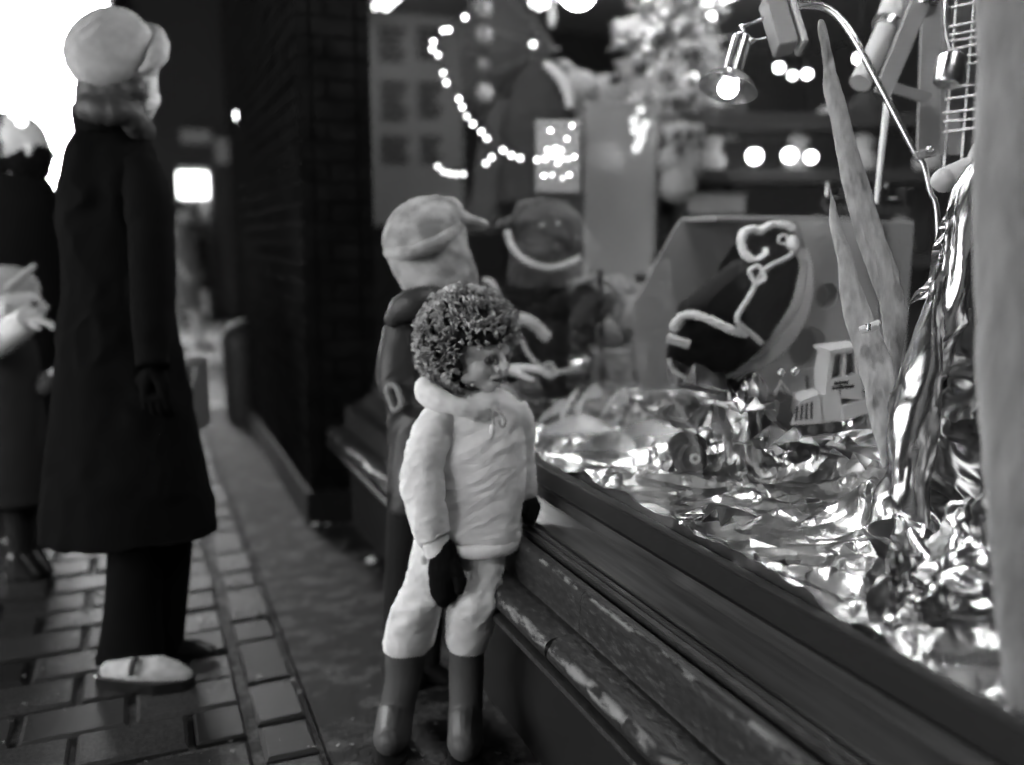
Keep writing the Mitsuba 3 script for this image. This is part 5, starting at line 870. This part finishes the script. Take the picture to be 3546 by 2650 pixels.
# ------------------------------------------------------------------ toy digger on the foil heap, dark toys
dg = thing('toy_digger', 'pale plastic toy digger with upright cab and curved dark track on the foil heap', 'toy vehicle')
DC = np.array((1.46, 1.658, 0.763)); U_ = 2.12 / 1950
dA, dZ, dF = unit(RT * 0.97 + V(0, 0, 0.12)), unit(V(0, 0, 1) - RT * 0.12), FD
at_ = lambda u, v, f=0.0: DC + dA * (u - 1765) * U_ - dZ * (v - 850) * U_ + dF * f
def prism(pts, f0, f1): return trimesh.convex.convex_hull(np.array([at_(u, v, f) for u, v in pts for f in (f0, f1)]))
part(dg, 'track', cat(*[trimesh.convex.convex_hull(np.array([at_(u, v, f) for u, v in s_ for f in (-0.05, 0.05)])) for s_ in ([(1672, 850), (1700, 842), (1690, 880), (1660, 890)], [(1660, 880), (1695, 872), (1720, 912), (1690, 925)], [(1690, 905), (1800, 908), (1800, 932), (1690, 928)])]), 'black_gloss')
part(dg, 'bonnet', prism([(1690, 900), (1712, 852), (1752, 842), (1758, 905)], -0.055, 0.04), 'light_grey')
part(dg, 'body', prism([(1752, 842), (1800, 852), (1800, 905), (1757, 905)], -0.05, 0.045), 'card_grey')
part(dg, 'skirt', prism([(1800, 872), (1868, 862), (1872, 892), (1800, 905)], -0.055, 0.04), 'light_grey')
part(dg, 'cab_base', prism([(1772, 815), (1846, 808), (1846, 866), (1768, 850)], -0.05, 0.04), 'plastic_pale')
for pts_ in ([(1786, 756), (1845, 756), (1845, 764), (1783, 764)], [(1784, 764), (1793, 764), (1782, 815), (1772, 815)], [(1836, 764), (1846, 764), (1846, 812), (1836, 812)], [(1813, 764), (1818, 764), (1812, 812), (1806, 812)]):
    part(dg, 'cab_frame', prism(pts_, -0.05, 0.04), 'plastic_pale')
part(dg, 'cab_pane', prism([(1790, 764), (1838, 764), (1838, 812), (1778, 813)], -0.02, 0.03), 'mid_grey')
for i, (u0, u1, v0, r_) in enumerate(((1788, 1818, 823, 3.2), (1782, 1828, 833, 3.2))): part(dg, 'lettering', prism([(u0, v0 - r_), (u1, v0 - r_ + 1), (u1, v0 + r_ + 1), (u0, v0 + r_)], -0.0515, -0.049), 'dark_paint')
for i in range(4): part(dg, 'grille_bar', prism([(1704 + i * 10, 862 - i * 2), (1709 + i * 10, 861 - i * 2), (1703 + i * 11, 892), (1698 + i * 11, 893)], -0.0565, -0.053), 'dark_paint')
part(dg, 'roof', prism([(1780, 750), (1850, 749), (1850, 756), (1780, 757)], -0.06, 0.05), 'light_grey')
part(dg, 'door_line', prism([(1800, 822), (1802, 822), (1799, 850), (1797, 850)], -0.0515, -0.049), 'dark_paint')
for q in (1700, 1735, 1770): part(dg, 'track_wheel', lathe([(0, 0), (0.011, 0), (0.011, 0.008), (0.005, 0.010), (0, 0.010)], at_(q, 915, -0.05), -dF, 18), 'charcoal', 30)
part(dg, 'boom', tube([at_(1712, 850, 0.0), at_(1690, 815, 0.0), at_(1672, 842, -0.01)], [0.006, 0.006, 0.004], 8), 'mid_grey')
part(dg, 'exhaust', tube([at_(1752, 842, 0.02), at_(1751, 812, 0.02)], 0.0035, 8), 'dark_paint')
part(dg, 'headlamp', ball(at_(1730, 800, 0.03), 0.011, 2), 'chrome', True); part(dg, 'headlamp', ball(at_(1700, 800, 0.03), 0.010, 2), 'chrome', True)
dw = thing('toy_roller', 'small dark wheeled toy half sunk in the foil left of the bark stakes', 'toy')
c_ = np.array((1.142, 1.701, 0.627))
part(dw, 'wheel', lathe([(0, -0.022), (0.030, -0.022), (0.037, -0.014), (0.037, 0.014), (0.030, 0.022), (0, 0.022)], c_, -FD + RT * 0.3 + V(0, 0, 0.2), 30), 'dark_paint', 40)
part(dw, 'hub', lathe([(0.006, 0.0), (0.012, 0.0), (0.012, 0.006), (0.006, 0.006)], c_ + (-FD + RT * 0.3 + V(0, 0, 0.2)) * 0.021, -FD + RT * 0.3 + V(0, 0, 0.2), 20), 'light_grey', 30)
part(dw, 'body', rumple(ball(c_ + V(0.02, 0.04, 0.015), 0.045, 3, (1, 1, 0.8)), 0.006, 20), 'dark_paint', True)
def loco(u0, label, seed):
    k = thing('toy_engine', label, 'toy', 'dark toys lined up on the panel top'); r = np.random.default_rng(seed)
    b0 = PC + PA * (u0 - 1760) * K_ + V(0, 0, (650 - 466) * K_) - PNrm * 0.10
    part(k, 'boiler', tube([b0 + V(0, 0, 0.035) - PA * 0.035, b0 + V(0, 0, 0.035) + PA * 0.03], 0.018, 14), 'black_gloss', 40)
    part(k, 'cab', obox(b0 + V(0, 0, 0.045) + PA * 0.035, (0.014, 0.02, 0.03), PA, PNrm, 0.003), 'dark_paint', 20)
    part(k, 'chimney', lathe([(0.006, 0), (0.006, 0.03), (0.010, 0.04), (0, 0.04)], b0 + V(0, 0, 0.05) - PA * 0.025), 'chrome', 30)
    for q in (-0.028, 0.0, 0.028):
        part(k, 'wheel', lathe([(0, 0), (0.013, 0), (0.013, 0.006), (0, 0.006)], b0 + V(0, 0, 0.015) + PA * q + PNrm * 0.016, PNrm, 18), 'charcoal', 30)
for i, u_ in enumerate((1850, 1935, 2000)): loco(u_, ('leftmost dark toy engine on the panel top behind the tall stake', 'middle dark toy engine on the panel top right of the tall stake', 'rightmost dark toy engine on the panel top near the wire frame')[i], i)

# ------------------------------------------------------------------ boxes, boards, plush animals further in
def carton(spec, dep, mat, label, yaw=0.12, name='tall_box', cat_='box'):
    k = thing(name, label, cat_)
    c_, hw, hh = np.array(spec[0]), spec[1], spec[2]; A_ = unit(RT + FD * yaw); B_ = unit(FD - RT * yaw)
    part(k, 'body', obox(c_ + B_ * dep / 2, (hw, hh, dep / 2), A_, V(0, 0, 1), 0.004), mat, 20)
    part(k, 'lid', obox(c_ + B_ * dep / 2 + V(0, 0, hh - 0.012), (hw + 0.003, 0.012, dep / 2 + 0.003), A_, V(0, 0, 1), 0.003), mat, 20)
    return k, c_, A_, B_
carton(((2.073, 3.699, 0.854), 0.1777, 0.8766), 0.28, 'box_grey', 'tall plain grey box standing left of the plush animals')
carton(((2.787, 3.97, 1.605), 0.1297, 0.2831), 0.2, 'charcoal', 'dark grey upright box behind the lit chrome lamp', -0.1)
carton(((2.576, 3.675, 1.29), 0.1389, 0.0485), 0.2, 'light_grey', 'low pale box below the dark upright box', 0.05, 'low_box')
carton(((1.361, 2.836, 1.134), 0.0731, 0.1447), 0.15, 'interior_dark', 'black box under the light board', 0.05, 'dark_box')
lbd, c_, A_, B_ = carton(((1.341, 2.834, 1.397), 0.0751, 0.1204), 0.03, 'mid_grey', 'grey board dotted with small lights beside the tall grey box', 0.08, 'light_board', 'board')
for i, q in enumerate([(1.296, 2.801, 1.477), (1.363, 2.776, 1.493), (1.345, 2.776, 1.45), (1.283, 2.795, 1.414), (1.308, 2.786, 1.42), (1.325, 2.773, 1.384), (1.344, 2.765, 1.384), (1.364, 2.758, 1.391), (1.312, 2.776, 1.37), (1.267, 2.788, 1.329), (1.292, 2.777, 1.331), (1.345, 2.756, 1.332), (1.324, 2.763, 1.321)]): bulb_at(lbd, q, 0.006, [16, 10, 10, 11, 8, 9, 5, 12, 9, 13, 5, 12, 3][i], 'bulb', 0.03)
# notice board on the end wall, two columns of printed blocks
nb = thing('wall_notice', 'large pale notice with two columns of print at the left end of the shop', 'notice')
x0, x1, z0, z1 = (1.812, 7.7, 1.241)[0], (2.728, 7.7, 1.246)[0], (1.872, 7.7, 1.241)[2], 3.0
part(nb, 'sheet', box((x0, 7.72, z0), (x1, 7.78, z1)), 'light_grey')
for (ua, ub, va, vb) in ((824,880,92,160), (905,960,86,150), (826,884,192,272), (905,958,190,262), (824,886,296,352), (908,955,292,350), (824,880,20,60), (906,960,14,56)):
    for j in range(5):
        v0_ = va + (vb - va) * j / 5; pA, pB = (1.912, 7.7, 1.885), (2.545, 7.7, 1.909)
        xa = pA[0] + (ua - 806) * (pB[0] - pA[0]) / 154; xb = pA[0] + (ub - 806) * (pB[0] - pA[0]) / 154; zt = pA[2] + (320 - v0_) * 0.00435
        part(nb, 'text_line', box((xa, 7.715, zt - (vb - va) * 0.00435 / 7), (xb - 0.03 * (j % 3), 7.719, zt)), 'charcoal')
gb = thing('ball_garland', 'hanging garland of pale balls left of the parasol', 'garland')
for i, (q, r_) in enumerate((((1.71, 4.532, 2.285), .05), ((1.706, 4.51, 2.15), .048), ((1.695, 4.49, 2.001), .035), ((1.69, 4.467, 1.856), .05), ((1.692, 4.427, 1.628), .02))): part(gb, 'ball', ball(q, r_, 3), 'white_trim' if i != 2 else 'card_grey', True)
q = np.array((1.706, 4.51, 2.15)); part(gb, 'cord', tube([(q[0], q[1], 3.0), np.array((1.692, 4.427, 1.628))], 0.004, 6), 'dark_paint')
# parasol seen from the side, its tip to the right
ps = thing('parasol', 'open grey paper parasol hung sideways with its tip to the right', 'parasol')
tip, axp = np.array((2.289, 4.937, 2.21)), unit(-RT + FD * 0.35 + V(0, 0, 0.22))
prf = [(0.005, 0.0), (0.08, 0.07), (0.19, 0.17), (0.31, 0.27), (0.41, 0.33), (0.48, 0.36)]
part(ps, 'canopy', lathe(prf, tip, axp, 16), 'paper_grey')
ux = unit(np.cross(axp, [0, 0, 1])); uy = np.cross(axp, ux)
for i in range(8):
    a_ = i * math.pi / 4; part(ps, 'rib', tube([tip + axp * (h_ - 0.006) + (math.cos(a_) * ux + math.sin(a_) * uy) * (r_ + 0.004) for r_, h_ in prf], 0.006, 6), 'mid_grey', True)
part(ps, 'ferrule', tube([tip - axp * 0.045, tip + axp * 0.02], [0.010, 0.014], 12), 'white_trim', True)
ho = single('hanging_ornament', lathe([(0, 0), (0.014, 0.01), (0.022, 0.04), (0.016, 0.10), (0.022, 0.16), (0.012, 0.30), (0, 0.32)], (1.679, 3.619, 1.998), (0, 0, 1), 20), 'white_trim', 'slender pale ornament hanging just above the parasol tip', 'ornament', 30)
dc = thing('dark_garment', 'dark doll clothes with pale lapel hanging below the parasol tip', 'clothes')
part(dc, 'bodice', creases(rumple(loft([((1.552, 3.536, 1.847), (1.64, 3.5, 1.847), 0.5), ((1.475, 3.549, 1.735), (1.677, 3.466, 1.735), 0.45), ((1.432, 3.544, 1.604), (1.695, 3.436, 1.604), 0.45), ((1.415, 3.529, 1.472), (1.617, 3.445, 1.472), 0.5), ((1.385, 3.506, 1.266), (1.569, 3.43, 1.266), 0.5)], 40, 40), 0.02, 6, 4), 0.01, 10), 'interior_dark', True)
part(dc, 'lapel', tube([(1.566, 3.438, 1.817), (1.601, 3.394, 1.773), (1.631, 3.372, 1.718), (1.638, 3.355, 1.636)], [0.016, 0.024, 0.026, 0.018], 10, fine=20), 'light_grey', True)
part(dc, 'skirt_fold', creases(rumple(loft([((1.439, 3.612, 1.696), (1.483, 3.594, 1.696), 0.5), ((1.359, 3.621, 1.553), (1.457, 3.58, 1.553), 0.5), ((1.311, 3.605, 1.344), (1.426, 3.557, 1.344), 0.5), ((1.264, 3.592, 1.154), (1.406, 3.533, 1.154), 0.5)], 30, 30), 0.02, 7, 9), 0.01, 12), 'interior_wall', True)
def plush(label, mat, blobs, eyes, seed, name='plush_animal'):
    k = thing(name, label, 'plush toy'); M = []
    for q in blobs: M.append(ball(q[0], q[1], 3))
    scene[k] = ply(rumple(rumple(soften(M, 0.016, 4), 0.010, 22, seed), 0.004, 60, seed + 3), mat, True)
    for e in eyes: part(k, 'eye' if e[1] < .03 else 'nose', ball(e[0], e[1], 2), 'black_gloss', True)
    return k
plush('pale plush animal lying on top of the tall grey box', 'grey_plush', [((2.055, 4.117, 1.843), 0.0997), ((1.986, 4.158, 1.921), 0.0680), ((1.928, 4.167, 1.832), 0.0589), ((2.209, 4.117, 1.83), 0.1011), ((1.968, 4.118, 1.773), 0.0587)], [((1.902, 3.949, 1.903), .018), ((2.115, 3.854, 1.86), .03)], 3)
ft = thing('frosted_tree', 'frosted artificial fir tree with dark baubles behind the tall grey box', 'christmas tree')
tb_ = np.array((2.604, 4.161, 1.639)); tb_[2] = 0
part(ft, 'trunk', tube([tb_, tb_ + V(0, 0, 2.6)], [0.04, 0.012], 10), 'bark', True)
r6 = np.random.default_rng(44); tw = []
for i in range(560):
    z_ = r6.uniform(0.95, 2.6); w_ = 0.14 + 0.34 * (2.75 - z_) / 1.8; an2 = r6.uniform(0, 2 * np.pi); rr_ = w_ * r6.uniform(0.35, 1.0)
    o_ = V(math.cos(an2), math.sin(an2), 0); e_ = tb_ + V(0, 0, z_) + o_ * rr_; s_ = e_ - o_ * rr_ * 0.6 + V(0, 0, 0.05)
    for k in range(5):
        dd = unit(o_ * 0.8 + r6.normal(size=3) * 0.45 + V(0, 0, -0.25)); L_ = r6.uniform(0.05, 0.11); c_ = e_ + r6.normal(size=3) * 0.02
        tw.append(trimesh.convex.convex_hull(np.vstack([c_ - dd * L_ * 0.4, c_ + dd * L_, c_ + r6.normal(size=(4, 3)) * 0.016])))
part(ft, 'crown', cat(*tw), 'frost')
for u_ in ((2.368, 3.894, 2.065), (2.364, 3.809, 1.88), (2.276, 3.909, 1.93), (2.438, 3.798, 1.678), (2.368, 3.802, 1.529), (2.548, 3.863, 1.997), (2.316, 3.861, 1.747)): part(ft, 'bauble', ball(u_, 0.035, 2), 'black_gloss', True)
for u_ in ((2.491, 3.81, 1.874), (2.37, 3.76, 1.607), (2.316, 3.906, 2.009)): part(ft, 'bauble', ball(u_, 0.03, 2), 'chrome', True)
plush('spotted grey plush dog sitting between the two upright boxes', 'grey_plush', [((2.216, 3.43, 1.551), 0.0720), ((2.173, 3.431, 1.452), 0.0680), ((2.237, 3.403, 1.44), 0.0680), ((2.168, 3.455, 1.58), 0.0360), ((2.274, 3.412, 1.58), 0.0360), ((2.186, 3.409, 1.353), 0.0800)], [((2.126, 3.336, 1.553), .022), ((2.176, 3.316, 1.557), .020), ((2.137, 3.322, 1.495), .024)], 12)
plush('pale folded plush heap below the low pale box', 'pale_plush', [((2.695, 4.193, 1.213), 0.1139), ((2.772, 4.153, 1.164), 0.0991), ((2.55, 4.067, 1.02), 0.0962), ((2.657, 4.01, 0.949), 0.0962), ((2.484, 3.91, 0.839), 0.0980), ((2.342, 3.804, 0.713), 0.0907)], [], 17, 'plush_heap')
plush('grey plush lying animal beside the dark wagon wheel', 'grey_plush', [((1.467, 2.648, 0.935), 0.0677), ((1.494, 2.57, 0.863), 0.0787), ((1.594, 2.591, 0.904), 0.0677), ((1.422, 2.592, 0.818), 0.0545), ((1.626, 2.588, 0.965), 0.0462), ((1.487, 2.553, 0.743), 0.0605)], [((1.524, 2.581, 0.997), .02)], 23)
plush('pale long-eared plush toy on the shelf behind the tall bark stake', 'pale_plush', [((3.734, 4.455, 1.728), 0.1048), ((3.634, 4.501, 1.755), 0.0717), ((3.865, 4.412, 1.796), 0.1104), ((3.937, 4.368, 1.714), 0.1214), ((3.806, 4.413, 1.66), 0.0828)], [((3.609, 4.355, 1.738), .02)], 29)
plush('bright pale plush group sitting under the shelf lamps', 'pale_plush', [((3.578, 4.625, 1.45), 0.1246), ((3.712, 4.579, 1.506), 0.1132), ((3.812, 4.523, 1.422), 0.1189), ((3.557, 4.46, 1.333), 0.1104), ((3.417, 4.518, 1.333), 0.0717), ((3.941, 4.465, 1.394), 0.0962)], [((3.369, 4.473, 1.405), .028), ((3.719, 4.336, 1.451), .024), ((3.543, 4.409, 1.451), .02)], 31)
plush('round black plush hat-shaped toy behind the bent chrome tube', 'interior_dark', [((3.348, 3.567, 1.754), 0.0771), ((3.41, 3.539, 1.742), 0.0635), ((3.295, 3.587, 1.742), 0.0499)], [], 37)
wg = thing('toy_wagon', 'toy wagon with big dark wheel and thin upright post behind the bow', 'toy')
part(wg, 'wheel', lathe([(0, -0.01), (0.105, -0.01), (0.115, -0.014), (0.122, -0.01), (0.122, 0.01), (0.115, 0.014), (0.105, 0.01), (0, 0.01)], (1.324, 2.641, 0.863), -FD * 0.8 + RT * 0.62, 40), 'interior_dark', 30)
part(wg, 'rim', tube([np.array((1.315, 2.623, 0.865)) + 0.124 * (math.cos(a_) * unit(RT * 0.8 + FD * 0.62) + math.sin(a_) * V(0, 0, 1)) for a_ in np.arange(40) * math.pi / 20], 0.006, 8, closed=True), 'mid_grey', True)
part(wg, 'post', tube([(1.353, 2.546, 1.023), (1.339, 2.489, 0.655)], 0.008, 10), 'dark_paint', True)
part(wg, 'hoop', tube([(1.252, 2.624, 0.911), (1.29, 2.618, 0.97), (1.36, 2.593, 0.995), (1.42, 2.563, 0.963), (1.437, 2.547, 0.911)], 0.010, 10, fine=30), 'mid_grey', True)
part(wg, 'bed', obox((1.457, 2.56, 0.714), (0.12, 0.10, 0.06), RT, FD, 0.006), 'mid_grey', 20)
part(wg, 'wheel', lathe([(0, -0.01), (0.05, -0.01), (0.055, 0), (0.05, 0.01), (0, 0.01)], (1.449, 2.4, 0.72), -FD * 0.8 + RT * 0.62, 30), 'interior_dark', 30)
tag_ = single('price_card', obox((1.514, 2.477, 1.005), (0.022, 0.032, 0.002), RT, V(0, 0, 1)), 'light_grey', 'small pale upright card right of the wagon post', 'card')
sh = thing('shelf_unit', 'dark shelves along the back of the shop right of the chrome lamp', 'shelves')
s0 = np.array((2.984, 3.559, 1.595))
for z_, dpt in ((1.66, 0.2), (1.41, 0.2), (1.02, 0.24)): part(sh, 'board', obox((s0[0], s0[1], z_), (0.75, dpt, 0.028), RT, FD, 0.003), 'interior_dark', 20)
part(sh, 'back', obox((s0[0] + 0.09, s0[1] + 0.21, 0.85), (0.78, 0.01, 0.85), RT, FD), 'interior_wall')
for q in (-0.74, 0.74): part(sh, 'upright', obox(np.array([s0[0], s0[1], 0.85]) + RT * q, (0.02, 0.2, 0.85), RT, FD), 'interior_dark')
for i in range(7):
    k = thing('shelf_goods', 'blurred toy standing on the dark shelves, ' + ('first', 'second', 'third', 'fourth', 'fifth', 'sixth', 'last')[i] + ' from the left', 'toy', 'goods on the dark shelves')
    q = np.array([s0[0], s0[1], 0]) + RT * (-0.45 + 0.17 * i + 0.03 * (i % 3)) - FD * 0.05; zb = (1.438, 1.05)[i % 2]
    scene[k] = ply(rumple(loft([(q + V(0, 0, zb + h_) - RT * w_, q + V(0, 0, zb + h_) + RT * w_, 0.8) for h_, w_ in ((0.001, 0.05), (0.05, 0.07), (0.10, 0.04), (0.14, 0.05), (0.18, 0.02))], 24, 24), 0.006, 20, i), ('light_grey', 'card_grey', 'grey_plush')[i % 3], True)
for q, r_, pw, lb in (((2.626, 3.47, 1.494), .034, 11, 'leftmost of the shelf lamps glowing above the bright plush group'), ((2.774, 3.41, 1.498), .032, 11, 'middle shelf lamp glowing above the bright plush group'), ((2.863, 3.371, 1.49), .026, 11, 'rightmost shelf lamp glowing above the bright plush group')):
    k = thing('shelf_lamp', lb, 'lamp'); bulb_at(k, q, r_, pw, 'globe', 0.4); part(k, 'clip', lathe([(r_ * 0.5, r_ * 0.85), (r_ * 0.5, r_ * 1.6), (0, r_ * 1.6)], q), 'dark_paint', 30)
